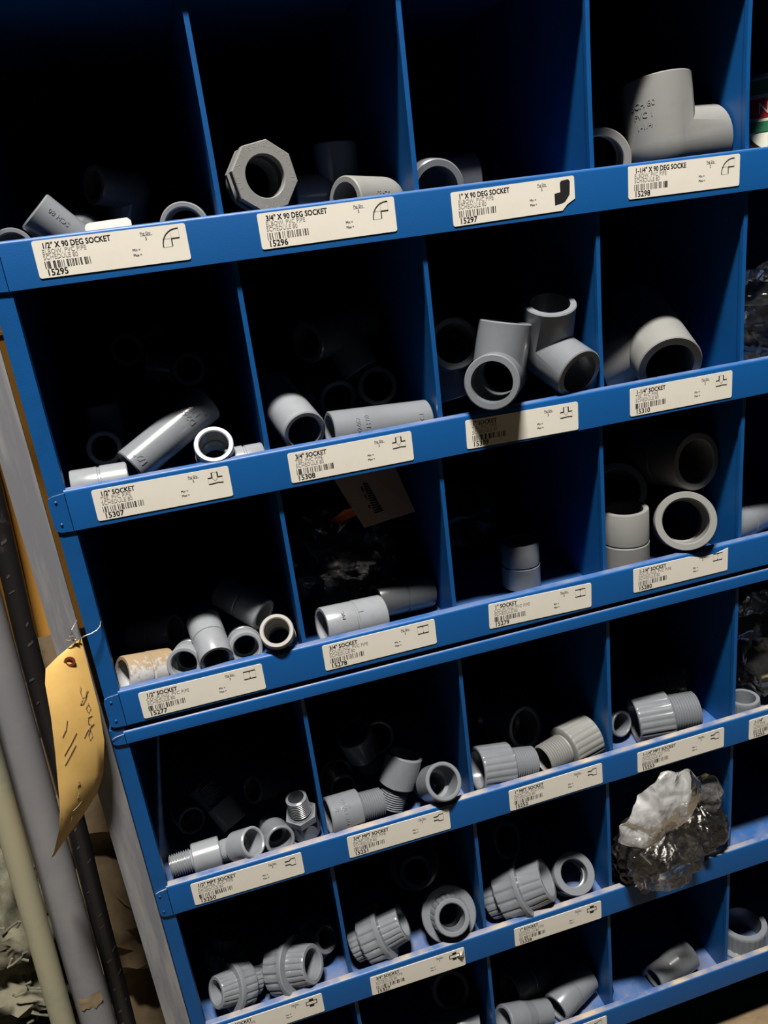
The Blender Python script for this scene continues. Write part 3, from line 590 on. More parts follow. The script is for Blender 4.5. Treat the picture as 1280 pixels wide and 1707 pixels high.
o = put('threaded_adapter', 'adapter', 'h', (0.2265, 0.0383, 0.3528), (0.1792, -0.9361, 0.3027), (-0.0038, 0.3071, 0.9517), 'half inch adapter with its socket open downward beside the standing adapter', m='pvc')
o = put('threaded_adapter', 'adapter', 'h', (0.2553, 0.0362, 0.3676), (0.0988, 0.1186, -0.9880), (0.2201, 0.9657, 0.1379), 'half inch adapter standing upright on its socket with a hex collar', hex=1, m='pvc')
o = put('threaded_adapter', 'adapter', 't', (0.3102, 0.0262, 0.3622), (-0.9899, -0.1124, 0.0865), (0.0501, 0.2934, 0.9547), 'three-quarter inch adapter lying on the edge above the 15251 label')
emboss(o, 'SCH 80', 0.0183, 0.020, -1.169+.3, 0.005, False)
emboss(o, 'PVC 1 D2464', 0.0183, 0.016, -1.169, 0.0045, True)
o = put('threaded_adapter', 'adapter', 't', (0.3533, 0.0422, 0.3638), (0.4212, 0.1605, 0.8926), (-0.8754, 0.3292, 0.3539), 'three-quarter inch adapter standing with its thread down to the front')
o = put('threaded_adapter', 'adapter', 't', (0.3874, 0.0303, 0.3610), (0.1531, -0.7639, 0.6269), (-0.0631, 0.6256, 0.7776), 'three-quarter inch adapter with its socket open to the front right')
o = put('threaded_adapter', 'adapter', 't', (0.3010, 0.0927, 0.3559), (-0.1010, 0.9938, -0.0456), (0.0252, 0.0484, 0.9985), 'dim adapter in the shade behind the one on the edge of the 15251 bin', m='pvc_shaded')
o = put('threaded_adapter', 'adapter', 'o', (0.4682, 0.0299, 0.3587), (-0.9852, -0.0192, 0.1704), (0.1574, 0.2941, 0.9427), 'ribbed one inch adapter lying with its thread to the right in the 15252 bin', ribs=22)
o = put('threaded_adapter', 'adapter', 'o', (0.5298, 0.0296, 0.3589), (0.9695, 0.2426, 0.0339), (-0.0996, 0.2639, 0.9594), 'ribbed one inch adapter turning its threaded mouth to the left', ribs=22, m='pvc_matt')
o = put('threaded_adapter', 'adapter', 'o', (0.4914, 0.0951, 0.3601), (0.3461, -0.8900, 0.2967), (-0.0098, 0.3128, 0.9498), 'dim ring of an adapter at the back of the 15252 bin', m='pvc')
o = put('threaded_adapter', 'adapter', 'q', (0.6533, 0.0324, 0.3624), (-0.9776, 0.2059, -0.0449), (0.0158, 0.2841, 0.9587), 'ribbed 1-1/4 inch adapter lying with its thread to the right above the 15253 label', ribs=22)
o = put('threaded_adapter', 'adapter', 'h', (0.5975, 0.0662, 0.3516), (0.2585, -0.9308, 0.2585), (0.0051, 0.2690, 0.9631), 'adapter half hidden by the third divider in the 15253 bin', m='pvc')
o = put('pipe_bushing', 'capring', 't', (0.7424, 0.0277, 0.3363), (0.0000, 0.0000, 1.0000), (1.0000, 0.0000, 0.0000), 'small flanged bushing right of the fourth divider beside the 15253 bin', m='pvc')
o = put('pipe_union', 'union', 'h', (0.1622, 0.0306, 0.1892), (-0.8429, -0.3752, 0.3857), (0.2285, 0.3994, 0.8878), 'half inch union lying on the rail, socket to the left', m='pvc')
o = put('pipe_union', 'union', 't', (0.2130, 0.0337, 0.1889), (0.7822, -0.5215, 0.3410), (-0.1405, 0.3856, 0.9119), 'larger union with its socket open to the right in the middle of its bin', m='pvc')
o = put('pipe_union', 'union', 'h', (0.2417, 0.0634, 0.1848), (0.6086, -0.6694, 0.4260), (-0.2866, 0.3152, 0.9047), 'half inch union behind the open one beside the first divider', m='pvc')
o = put('pipe_union', 'union', 'h', (0.1520, 0.0769, 0.1902), (-0.2507, -0.1003, -0.9628), (-0.7717, 0.6212, 0.1363), 'dark half inch union standing at the left end of the lowest left bin', m='pvc')
o = put('pipe_union', 'union', 't', (0.3078, 0.0345, 0.1923), (0.9189, -0.1731, 0.3545), (-0.2783, 0.3526, 0.8934), 'three-quarter inch union with its socket open to the right above the 15327 label', m='pvc')
o = put('pipe_union', 'union', 't', (0.3868, 0.0337, 0.1914), (-0.0591, -0.8050, 0.5903), (0.0210, 0.5902, 0.8070), 'three-quarter inch union facing straight out beside the second divider', m='pvc')
o = put('pipe_union', 'union', 'o', (0.4652, 0.0342, 0.1913), (0.8324, -0.3643, 0.4176), (-0.2573, 0.4134, 0.8735), 'one inch union lying on its nut above the 15328 label', m='pvc', ribs=18)
o = put('pipe_coupling', 'coupling', 'o', (0.5321, 0.0342, 0.1879), (-0.0329, -0.6873, 0.7256), (0.0189, 0.7254, 0.6880), 'one inch union end piece with its ring facing up beside the third divider', L=0.03, m='pvc', r=0.023, bf=0.64)
o = put('pipe_coupling', 'coupling', 'o', (0.4717, 0.0981, 0.2022), (0.4851, -0.7276, 0.4851), (-0.1282, 0.4895, 0.8625), 'dim ring at the back of the 15328 bin', L=0.036, m='pvc_pale')
o = put('pipe_coupling', 'coupling', 't', (0.5260, 0.0370, 0.0091), (-0.9131, -0.4058, -0.0406), (-0.1437, 0.2270, 0.9632), 'coupling lying slanted on the bottom shelf below the 15328 label', m='pvc')
o = put('pipe_reducer', 'reducer', 't', (0.4607, 0.0234, 0.0152), (-0.8841, -0.2012, 0.4217), (0.3262, 0.3805, 0.8654), 'stepped reducer lying in front of the slanted coupling on the bottom shelf', m='pvc')
o = put('pipe_coupling', 'coupling', 't', (0.4813, 0.0633, 0.0137), (-0.8961, -0.3073, 0.3202), (0.2006, 0.3632, 0.9099), 'dim coupling behind the stepped reducer on the bottom shelf', m='pvc')
o = put('pipe_coupling', 'coupling', 't', (0.3831, 0.0464, 0.0070), (0.9487, -0.3162, 0.0000), (0.0866, 0.2597, 0.9618), 'coupling end left of the second divider on the bottom shelf', m='pvc')
o = put('pipe_reducer', 'reducer', 'o', (0.6546, 0.0277, 0.0050), (0.9735, 0.2231, 0.0507), (-0.1104, 0.2639, 0.9582), 'stepped reducer lying alone in the bin below the plastic bags', m='pvc')
o = put('pipe_bushing', 'capring', 'q', (0.7650, 0.0424, -0.0123), (0.0000, 0.0000, 1.0000), (1.0000, 0.0000, 0.0000), 'large flanged bushing right of the fourth divider on the bottom shelf', m='pvc')
o = put('pipe_coupling', 'coupling', 'o', (0.6827, 0.0731, 0.3632), (0.7895, -0.5263, 0.3158), (-0.1208, 0.3712, 0.9207), 'shaded fitting behind the thread of the adapter above the 15253 label', L=0.04, m='pvc_shaded')
o = put('threaded_adapter', 'adapter', 'h', (0.1437, 0.1069, 0.3510), (0.3094, -0.9283, 0.2063), (0.0214, 0.2237, 0.9744), 'dim half inch adapter lying in the dark pile at the back of the 15250 bin', m='pvc', group='dim adapters piled at the back of the 15250 bin')
o = put('threaded_adapter', 'adapter', 'h', (0.1778, 0.0971, 0.3587), (-0.5270, 0.4216, 0.7379), (0.7780, -0.1101, 0.6186), 'dim half inch adapter lying in the dark pile at the back of the 15250 bin', m='pvc', group='dim adapters piled at the back of the 15250 bin')
o = put('threaded_adapter', 'adapter', 'h', (0.1809, 0.0766, 0.3738), (0.4216, -0.5270, -0.7379), (0.7049, -0.3214, 0.6323), 'dim half inch adapter lying in the dark pile at the back of the 15250 bin', m='pvc', group='dim adapters piled at the back of the 15250 bin')
o = put('threaded_adapter', 'adapter', 'h', (0.2335, 0.1065, 0.3547), (-0.7379, -0.5270, 0.4216), (0.1925, 0.4344, 0.8799), 'dim half inch adapter lying in the dark pile at the back of the 15250 bin', m='pvc', group='dim adapters piled at the back of the 15250 bin')
o = put('threaded_adapter', 'adapter', 't', (0.3497, 0.1376, 0.3679), (0.1013, -0.9621, 0.2532), (0.0034, 0.2548, 0.9670), 'dim adapter with its round mouth out high in the dark of the 15251 bin', m='pvc')
o = put('threaded_adapter', 'adapter', 't', (0.3315, 0.0850, 0.3805), (-0.2617, -0.2094, 0.9422), (0.4089, 0.8602, 0.3047), 'dim adapter standing left of the round mouth in the dark of the 15251 bin', m='pvc')
o = put('pipe_union', 'union', 't', (0.3738, 0.1156, 0.1924), (-0.1010, -0.9091, 0.4041), (0.0128, 0.4049, 0.9143), 'dim union mouth in the dark at the back of the 15327 bin', m='pvc')
o = put('pipe_coupling', 'coupling', 'o', (0.3909, 0.0933, 0.0248), (-0.1009, -0.8575, 0.5044), (0.0246, 0.5047, 0.8629), 'dim ring in the dark left of the second divider on the bottom shelf', m='pvc')
o = put('pipe_coupling', 'coupling', 'h', (0.1586, 0.0980, 0.5575), (0.8296, -0.5185, 0.2074), (-0.0412, 0.3135, 0.9487), 'dim coupling in the dark at the back left of the 15277 bin', m='pvc')
TAG_ROWS = [[(0.1071, -0.0100, 0.6154), (0.1084, -0.0100, 0.6160), (0.1098, -0.0100, 0.6166), (0.1111, -0.0100, 0.6172), (0.1124, -0.0100, 0.6178), (0.1137, -0.0100, 0.6184), (0.1151, -0.0100, 0.6190)],
    [(0.0957, -0.0147, 0.6104), (0.0989, -0.0141, 0.6106), (0.1020, -0.0135, 0.6107), (0.1051, -0.0129, 0.6108), (0.1083, -0.0122, 0.6109), (0.1114, -0.0115, 0.6110), (0.1146, -0.0107, 0.6111)],
    [(0.0862, -0.0194, 0.6052), (0.0909, -0.0182, 0.6050), (0.0956, -0.0170, 0.6047), (0.1003, -0.0157, 0.6045), (0.1050, -0.0143, 0.6042), (0.1098, -0.0129, 0.6039), (0.1146, -0.0114, 0.6035)],
    [(0.0842, -0.0256, 0.5962), (0.0891, -0.0237, 0.5945), (0.0941, -0.0216, 0.5928), (0.0991, -0.0195, 0.5910), (0.1042, -0.0172, 0.5892), (0.1093, -0.0149, 0.5873), (0.1144, -0.0124, 0.5853)],
    [(0.0828, -0.0317, 0.5711), (0.0880, -0.0293, 0.5694), (0.0932, -0.0266, 0.5675), (0.0984, -0.0238, 0.5655), (0.1036, -0.0208, 0.5635), (0.1089, -0.0176, 0.5613), (0.1143, -0.0142, 0.5590)],
    [(0.0790, -0.0350, 0.5419), (0.0844, -0.0325, 0.5403), (0.0898, -0.0298, 0.5386), (0.0952, -0.0267, 0.5367), (0.1007, -0.0234, 0.5346), (0.1062, -0.0199, 0.5323), (0.1117, -0.0160, 0.5299)],
    [(0.0748, -0.0383, 0.5150), (0.0797, -0.0358, 0.5133), (0.0847, -0.0329, 0.5115), (0.0896, -0.0297, 0.5094), (0.0945, -0.0261, 0.5070), (0.0994, -0.0221, 0.5044), (0.1044, -0.0178, 0.5016)],
    [(0.0721, -0.0405, 0.4977), (0.0760, -0.0380, 0.4962), (0.0800, -0.0350, 0.4945), (0.0838, -0.0316, 0.4925), (0.0877, -0.0278, 0.4902), (0.0915, -0.0236, 0.4876), (0.0953, -0.0190, 0.4848)],
    [(0.0666, -0.0427, 0.4782), (0.0692, -0.0401, 0.4776), (0.0717, -0.0371, 0.4766), (0.0741, -0.0336, 0.4754), (0.0765, -0.0296, 0.4738), (0.0788, -0.0251, 0.4719), (0.0810, -0.0202, 0.4696)],
    [(0.0592, -0.0449, 0.4621), (0.0604, -0.0423, 0.4617), (0.0614, -0.0392, 0.4608), (0.0622, -0.0355, 0.4595), (0.0630, -0.0313, 0.4579), (0.0636, -0.0266, 0.4559), (0.0641, -0.0214, 0.4535)],
    [(0.0556, -0.0460, 0.4579), (0.0553, -0.0434, 0.4561), (0.0549, -0.0402, 0.4539), (0.0543, -0.0365, 0.4512), (0.0536, -0.0322, 0.4482), (0.0527, -0.0274, 0.4447), (0.0517, -0.0220, 0.4407)]]
TAG_STROKES = [[(0.1063, -0.0178, 0.5837), (0.1051, -0.0191, 0.5800), (0.1058, -0.0193, 0.5755), (0.1078, -0.0179, 0.5752), (0.1104, -0.0162, 0.5789), (0.1080, -0.0179, 0.5741), (0.1049, -0.0201, 0.5698), (0.1031, -0.0213, 0.5710), (0.1055, -0.0196, 0.5742)],
    [(0.1080, -0.0185, 0.5679), (0.1060, -0.0198, 0.5649), (0.1069, -0.0196, 0.5612), (0.1090, -0.0181, 0.5629), (0.1083, -0.0183, 0.5676)],
    [(0.1086, -0.0185, 0.5572), (0.1059, -0.0202, 0.5569), (0.1048, -0.0209, 0.5521), (0.1064, -0.0201, 0.5495)],
    [(0.1084, -0.0189, 0.5503), (0.1033, -0.0221, 0.5472), (0.0998, -0.0245, 0.5432)],
    [(0.1050, -0.0211, 0.5472), (0.1028, -0.0226, 0.5432), (0.1031, -0.0225, 0.5386), (0.1052, -0.0210, 0.5403), (0.1052, -0.0211, 0.5460)],
    [(0.0923, -0.0279, 0.5631), (0.0900, -0.0295, 0.5567), (0.0864, -0.0316, 0.5521)],
    [(0.0958, -0.0266, 0.5503), (0.0903, -0.0299, 0.5431), (0.0843, -0.0333, 0.5374)],
    [(0.0933, -0.0285, 0.5412), (0.0886, -0.0312, 0.5357), (0.0829, -0.0343, 0.5296)],
    [(0.0888, -0.0310, 0.5105), (0.0865, -0.0320, 0.5064), (0.0888, -0.0305, 0.5068)],
    [(0.0861, -0.0315, 0.4992), (0.0841, -0.0326, 0.4961), (0.0857, -0.0313, 0.4957)],
    [(0.0856, -0.0298, 0.4899), (0.0825, -0.0317, 0.4877), (0.0787, -0.0344, 0.4865)],
    [(0.0766, -0.0344, 0.4814), (0.0744, -0.0342, 0.4761)]]
TAG_HOLE = (0.1032, -0.0155, 0.6046)
TAG_WIRES = [[(0.1091, -0.0120, 0.6195), (0.1124, -0.0130, 0.6217), (0.1142, -0.0100, 0.6192), (0.1177, -0.0080, 0.6194), (0.1220, -0.0060, 0.6193), (0.1261, -0.0040, 0.6199), (0.1292, -0.0020, 0.6218), (0.1299, 0.0020, 0.6239), (0.1287, 0.0080, 0.6240)],
    [(0.1043, -0.0140, 0.6223), (0.1066, -0.0140, 0.6212), (0.1096, -0.0130, 0.6209), (0.1127, -0.0130, 0.6191)],
    [(0.1104, -0.0130, 0.6207), (0.1085, -0.0140, 0.6253), (0.1104, -0.0120, 0.6285), (0.1128, -0.0080, 0.6306), (0.1138, -0.0020, 0.6311)],
    [(0.1144, -0.0120, 0.6191), (0.1110, -0.0130, 0.6232), (0.1073, -0.0140, 0.6241)],
    [(0.1092, -0.0120, 0.6288), (0.1101, -0.0130, 0.6249), (0.1085, -0.0140, 0.6217)]]
SLIP = [(0.3358, 0.0600, 0.6904), (0.3646, 0.0620, 0.6902), (0.3952, 0.0640, 0.6864), (0.4052, 0.0450, 0.6426), (0.3808, 0.0430, 0.6411), (0.3565, 0.0420, 0.6388)]
SLIP_CODE = [(0.3630, 0.0553, 0.6751), (0.3678, 0.0550, 0.6742), (0.3768, 0.0453, 0.6486), (0.3683, 0.0450, 0.6477)]
# WBOX0 (0.1870, 0.0140, 0.9069)
# WBOX1 (0.2163, 0.0140, 0.9069)
# WBOXT (0.2030, 0.0140, 0.9132)
# BAGN (0.6185, -0.0050, 0.2498)
# BAGLOW (0.5989, -0.0120, 0.1792)
# BAGTOP (0.6350, 0.0200, 0.3036)
# BAG2 (0.7030, 0.0300, 0.2035)
# RAG0 (-0.0252, 0.0800, 0.3269)
# RAG1 (-0.0408, 0.0800, 0.2245)

# ================================================================ bags, tags and the things beside the units
M['scuff'] = mat('scuff', (0.055, 0.053, 0.05), 0.5, 0.4)
M['film_thin_white'] = film_mat('hazy_film', 0.14, (0.80, 0.81, 0.82))
M['black_bag'] = mat('black_plastic_bag', (0.008, 0.008, 0.009), 0.35, 0.5)
def ridged(p, s, seed):
    v = 0.0; a = 1.0; q = Vector(p)*s + Vector((seed*7.1, seed*3.3, seed*1.7))
    for i in range(4):
        v += a*(1-2*abs(noise.noise(q))); q = q*2.05; a *= 0.52
    return v
def pillow(c, rad, seed, amp=0.010, s=28, nu=56, nv=36, neck=None, squash=1.0):
    """crumpled closed film surface round an ellipsoid, optionally pulled to a neck point"""
    vs_, fs_ = [], []
    for i in range(nv+1):
        th = pi*i/nv
        for j in range(nu):
            ph = 2*pi*j/nu
            d = Vector((sin(th)*cos(ph), sin(th)*sin(ph), cos(th)))
            d2 = Vector((abs(d.x)**squash*(1 if d.x > 0 else -1), abs(d.y)**squash*(1 if d.y > 0 else -1), abs(d.z)**squash*(1 if d.z > 0 else -1)))
            p = Vector((d2.x*rad[0], d2.y*rad[1], d2.z*rad[2]))
            p += d*amp*(ridged(p, s, seed)-0.55)
            p += Vector(c)
            if neck:
                n = Vector(neck); k = max(0.0, 1-(p-n).length/neck_r)**1.4
                p = p.lerp(n, 0.8*k)
            vs_.append(p)
    for i in range(nv):
        for j in range(nu): fs_.append((i*nu+j, i*nu+(j+1) % nu, (i+1)*nu+(j+1) % nu, (i+1)*nu+j))
    return vs_, fs_
neck_r = 0.045
def keep_clear(vs_, lim):
    """push film points out of the sheet metal round a bin opening: lim = (xmin, xmax, zfloor, ztop of lip)"""
    x0, x1, zf, zl = lim; o = []
    for p in vs_:
        x = min(max(p.x, x0), x1); z = max(p.z, zf+0.001) if p.y > 0.008 else p.z; y = p.y
        if p.y <= 0.008 and z < zl+0.0015: 
            if p.y > -0.0015 and zl-z < 0.012 : z = zl+0.0015
            elif p.y > -0.0015: y = -0.0015
        o.append(Vector((x, y, z)))
    return o
def empty(name, loc): o = bpy.data.objects.new(name, None); COL.objects.link(o); o.location = loc; o.empty_display_size = 0.01; return o
def part(name, me, root): return ob(name, me, root, Matrix.Translation(-root.location))
def bits(name, c, rad, n, seed, m='bits', size=(0.003, 0.006)):
    g = G(); r_ = random.Random(seed)
    for i in range(n):
        while True:
            d = Vector((r_.uniform(-1, 1), r_.uniform(-1, 1), r_.uniform(-1, 1)))
            if d.length < 1: break
        p = Vector(c) + Vector((d.x*rad[0], d.y*rad[1], d.z*rad[2]))
        if p.y < 0.017 and p.z < 0.195 and 0.1 < p.z: continue
        a = r_.uniform(*size); h = a*r_.uniform(0.5, 1.6)
        rot = Matrix.Rotation(r_.uniform(0, 6.3), 3, Vector((r_.uniform(-1, 1), r_.uniform(-1, 1), r_.uniform(-1, 1))).normalized())
        k = G().lathe([(a-0.0005, -h), (a, -h+0.0005), (a, h-0.0005), (a-0.0005, h), (a*0.5, h), (a*0.5, -h)], 10)
        g.add([p + rot @ Vector(v) for v in k.v], k.f)
    return g.make(name, m, 40)

# ---- bags of small black parts below the 15253 label
BINL = (0.569, 0.709, 0.161, 0.184)
def pleated_pouch(N, B, R, seed, npl=9, amp=0.30, nu=96, nv=44, flat=0.85):
    """drop-shaped film pouch hanging from a gathered neck N to its bottom B, with pleats running out of the neck"""
    N, B = Vector(N), Vector(B); ax = (B-N); L = ax.length; ax.normalize()
    e1 = ax.cross(Vector((0, 1, 0))).normalized(); e2 = ax.cross(e1); v = []
    for i in range(nv+1):
        t = i/nv; rad = R*max(0.02, sin(pi*min(1, t**0.62))**0.75) if t < 1 else 0.0005
        for j in range(nu):
            ph = 2*pi*j/nu
            q = noise.noise(Vector((cos(ph)*1.7, sin(ph)*1.7, t*1.1+seed)))
            pl = (1-2*abs(noise.noise(Vector((cos(ph)*npl*0.42+seed, sin(ph)*npl*0.42, t*0.9+seed*2)))))
            cr = ridged(Vector((cos(ph)*rad, sin(ph)*rad, t*L)), 42, seed)
            r_ = rad*(1+0.22*q+amp*(pl-0.5)*(1-0.55*t)) + 0.0022*(cr-0.5)
            v.append(N + ax*(L*t) + e1*(r_*cos(ph)) + e2*(r_*sin(ph)*flat))
    return v, [(i*nu+j, i*nu+(j+1) % nu, (i+1)*nu+(j+1) % nu, (i+1)*nu+j) for i in range(nv) for j in range(nu)]
def fan_sheet(N, a0, a1, rads, seed, depth=0.012, na=64, ns=26, y_lift=0.0):
    """two-layer fan of film spreading from the neck N, angles in the x-z plane"""
    N = Vector(N); v = []; f = []
    for side in (-1, 1):
        for i in range(ns+1):
            s_ = i/ns
            for j in range(na+1):
                u = j/na; a = a0+(a1-a0)*u; k = u*(len(rads)-1); k0 = int(min(k, len(rads)-2)); R = rads[k0]+(rads[k0+1]-rads[k0])*(k-k0)
                R *= 1+0.10*noise.noise(Vector((u*9, seed, 1)))
                pl = (1-2*abs(noise.noise(Vector((u*4.2+seed, s_*0.8, seed)))))
                fold = ridged(Vector((u*0.08, s_*0.05, side*0.02)), 34, seed+side)
                y = side*depth*sin(pi*min(1, s_*0.95+0.05))**0.8*(1+0.3*pl) + 0.010*(pl-0.4)*s_ + 0.003*(fold-0.5)*s_ + y_lift*s_*s_
                v.append(N + Vector((R*s_*cos(a), y, R*s_*sin(a))))
    k = (ns+1)*(na+1)
    for d in (0, k): f += [(d+i*(na+1)+j, d+i*(na+1)+j+1, d+(i+1)*(na+1)+j+1, d+(i+1)*(na+1)+j) for i in range(ns) for j in range(na)]
    f += [(ns*(na+1)+j, ns*(na+1)+j+1, k+ns*(na+1)+j+1, k+ns*(na+1)+j) for j in range(na)]
    return v, f
b = empty('plastic_bag', (0.607, 0.02, 0.163)); NK = (0.620, -0.010, 0.254)
v, f = pleated_pouch(NK, (0.603, 0.010, 0.166), 0.043, 3)
part('pouch', mesh('pouch', keep_clear(v, BINL), f, 'film', 70), b)
v, f = fan_sheet(NK, 3.55, 0.75, (0.040, 0.050, 0.051, 0.050, 0.054, 0.060, 0.068, 0.072, 0.064), 9)
v = [Vector((p.x, p.y, min(p.z, 0.3255 if p.y > -0.003 else 0.3255))) for p in v]
part('gathered_top', mesh('gathered_top', keep_clear(v, BINL), f, 'film_white', 70), b)
tag(b, 'clear plastic bag with a cloudy gathered top bulging over the rail below the 15253 label', 'plastic bag')
o = ob('small_black_part', bits('small_black_part', (0.607, 0.014, 0.206), (0.031, 0.025, 0.034), 190, 5, 'bits', (0.003, 0.0075))); tag(o, 'small black parts filling the bulging plastic bag', 'small parts', kind='stuff')
b = empty('plastic_bag', (0.678, 0.03, 0.163)); NK = (0.680, 0.018, 0.248)
v, f = pleated_pouch(NK, (0.674, 0.034, 0.163), 0.036, 14, 8)
part('pouch', mesh('pouch', keep_clear(v, BINL), f, 'film', 70), b)
v, f = fan_sheet(NK, 2.1, -0.75, (0.026, 0.030, 0.034, 0.034, 0.030), 21, 0.009)
part('gathered_top', mesh('gathered_top', keep_clear(v, BINL), f, 'film_thin_white', 70), b)
tag(b, 'smaller clear plastic bag behind the bulging one beside the fourth divider', 'plastic bag')
o = ob('small_black_part', bits('small_black_part', (0.675, 0.030, 0.200), (0.024, 0.021, 0.030), 90, 6, 'bits', (0.003, 0.007))); tag(o, 'small black parts in the smaller plastic bag', 'small parts', kind='stuff')
# ---- loose film hanging in the bin below
g = G(); nu, nv = 14, 16
vv = []
for i in range(nv+1):
    for j in range(nu+1):
        u, w_ = j/nu, i/nv
        x = 0.566+0.036*u*(1-0.5*w_) + 0.004*sin(9*w_+3*u); y = 0.018+0.050*u+0.008*noise.noise(Vector((u*4, w_*5, 2))); z = 0.146-0.150*w_+0.018*u*w_
        vv.append((x, y, z))
g.add(vv, [(i*(nu+1)+j, i*(nu+1)+j+1, (i+1)*(nu+1)+j+1, (i+1)*(nu+1)+j) for i in range(nv) for j in range(nu)])
tag(ob('plastic_sheet', g.make('plastic_sheet', 'film_thin_white', 60)), 'loose sheet of thin clear plastic beside the third divider under the bags', 'plastic sheet')
# ---- other bags
def simple_bag(lab, c, rad, seed, m, amp=0.012, lim=None, s=30):
    v, f = pillow(c, rad, seed, amp, s, 52, 34)
    if lim: v = keep_clear(v, lim)
    b = ob('plastic_bag', mesh('plastic_bag', v, f, m, 60)); tag(b, lab, 'plastic bag'); return b
simple_bag('crumpled clear plastic bag right of the fourth divider at the 15310 rail', (0.775, 0.060, 0.758), (0.050, 0.045, 0.042), 31, 'film_dim', lim=(0.7145, 0.853, 0.7105, 0.7335))
simple_bag('dim clear plastic bag of dark parts at the back of the 15278 bin', (0.344, 0.105, 0.586), (0.046, 0.036, 0.044), 33, 'film_dim', 0.014, lim=(0.287, 0.418, 0.538, 0.561))
o = ob('small_dark_part', bits('small_dark_part', (0.344, 0.112, 0.572), (0.026, 0.020, 0.024), 24, 8, 'pvc_shaded', (0.006, 0.010))); tag(o, 'dark parts inside the dim plastic bag in the 15278 bin', 'small parts', kind='stuff')
g = G(); g.add([(0.335, 0.082, 0.630), (0.362, 0.078, 0.640), (0.362, 0.079, 0.646), (0.348, 0.081, 0.645), (0.335, 0.083, 0.637)], [(0, 1, 2, 3, 4)]); k = len(g.v)
g.add([(x, y+0.001, z) for x, y, z in g.v], [(4, 3, 2, 1, 0)])
tag(ob('tape_strip', g.make('tape_strip', 'orange_tape')), 'small orange tape strip on the dim bag in the 15278 bin', 'tape')
simple_bag('black crumpled bag lying at the back of the 15279 bin', (0.485, 0.190, 0.590), (0.055, 0.050, 0.050), 37, 'black_bag', 0.012, lim=(0.424, 0.567, 0.538, 0.561), s=20)
simple_bag('clear plastic bag with a pale yellow part right of the small flanged bushing', (0.800, 0.060, 0.392), (0.042, 0.040, 0.052), 41, 'film_dim', lim=(0.718, 0.853, 0.336, 0.359))
tag(ob('yellow_fitting', G().lathe([(0.017, 0), (0.0175, 0.001), (0.0165, 0.016), (0.014, 0.018), (0.0005, 0.0185)], 36, closed=False, caps=True).make('yellow_fitting', 'yellow', 40), None, Matrix.Translation((0.798, 0.045, 0.3450))), 'pale yellow round cap inside the bag right of the fourth divider', 'cap')
# ---- paper slip with a printed code in the 15278 bin
g = G(); n = len(SLIP); g.add(SLIP, [(0, 1, 4, 5), (1, 2, 3, 4)]); g.add([(x, y+0.0004, z) for x, y, z in SLIP], [(5, 4, 1, 0), (4, 3, 2, 1)])
sl = ob('paper_slip', g.make('paper_slip', 'brown_paper')); tag(sl, 'pinkish paper slip with a small printed code hanging in the 15278 bin', 'paper')
g = G(); A_, B_, C_, D_ = [Vector(p) for p in SLIP_CODE]
for i in range(13):
    t0, t1 = i/13, (i+0.55)/13
    g.add([A_.lerp(D_, t0), B_.lerp(C_, t0), B_.lerp(C_, t1), A_.lerp(D_, t1)], [(0, 1, 2, 3)])
for q in range(3):
    a0 = A_.lerp(D_, 0.25*q+.1) + (A_-B_)*0.25; a1 = A_.lerp(D_, 0.25*q+0.28) + (A_-B_)*0.25
    g.add([a0, a0+(A_-B_)*0.35, a1+(A_-B_)*0.35, a1], [(0, 1, 2, 3)])
ob('printed_code', g.make('printed_code', 'ink'), sl)['kind'] = 'stuff'
# ---- white box in the top left bin
x0, x1, y0, y1, z0, z1 = 0.1855, 0.2165, 0.0088, 0.0185, 0.8852, 0.9136
g = G(); c = 0.0035
poly = [(x0, z0), (x1, z0), (x1, z1-c*.6), (x1-c*.6, z1), (x0+c, z1-0.0006), (x0+c*.3, z1-c*.4), (x0, z1-c)]
wb = ob('white_box', g.prism(poly, 'y', y0, y1).make('white_box', 'white')); tag(wb, 'small white plastic box behind the 15295 label', 'box')
ob('lid', G().box(x0-0.0004, x1+0.0004, y0-0.0004, y1+0.0004, z1-0.0075, z1-0.0068).make('lid', 'paper'), wb)
# ---- can right of the fourth divider
b = empty('metal_can', (0.787, 0.062, 0.8852)); R_ = 0.0345
def cyl(z0, z1, r, m, nm, a0=0, a1=2*pi, th=0.0004):
    return part(nm, G().lathe([(r, z0), (r, z1), (r-th, z1), (r-th, z0)], 64).make(nm, m, 40), b) if False else ob(nm, G().lathe([(r, z0), (r, z1), (r-th, z1), (r-th, z0)], 64).make(nm, m, 40), b)
ob('body', G().lathe([(0.001, 0), (R_-0.001, 0), (R_, 0.001), (R_, 0.078), (R_-0.0008, 0.0795), (R_-0.003, 0.0800), (R_-0.004, 0.0780), (0.001, 0.0780)], 64, closed=False, caps=True).make('body', 'canw', 40), b)
cyl(0.0790, 0.0815, R_+0.0004, 'wire', 'rim'); cyl(0.0475, 0.0625, R_+0.0003, 'red', 'red_band'); cyl(0.036, 0.0445, R_+0.0003, 'green', 'green_band'); cyl(0.0, 0.018, R_+0.0003, 'green', 'green_band'); cyl(0.066, 0.077, R_+0.0003, 'green', 'green_band')
v, f = text_mesh('N', 0.013, align='CENTER'); ob('printed_letters', mesh('printed_letters', [((R_+0.0007)*cos(-2.66+p.x/R_), (R_+0.0007)*sin(-2.66+p.x/R_), 0.0505+p.y) for p in v], f, 'canw'), b)
g = G(); n = 24
vv = [((R_+0.0007)*cos(-3.0+1.1*i/n), (R_+0.0007)*sin(-3.0+1.1*i/n), 0.030+s_*0.0022-0.011*sin(pi*i/n)) for i in range(n+1) for s_ in (-1, 1)]
ob('printed_swoosh', g.add(vv, [(2*i, 2*i+2, 2*i+3, 2*i+1) for i in range(n)]).make('printed_swoosh', 'ink'), b)
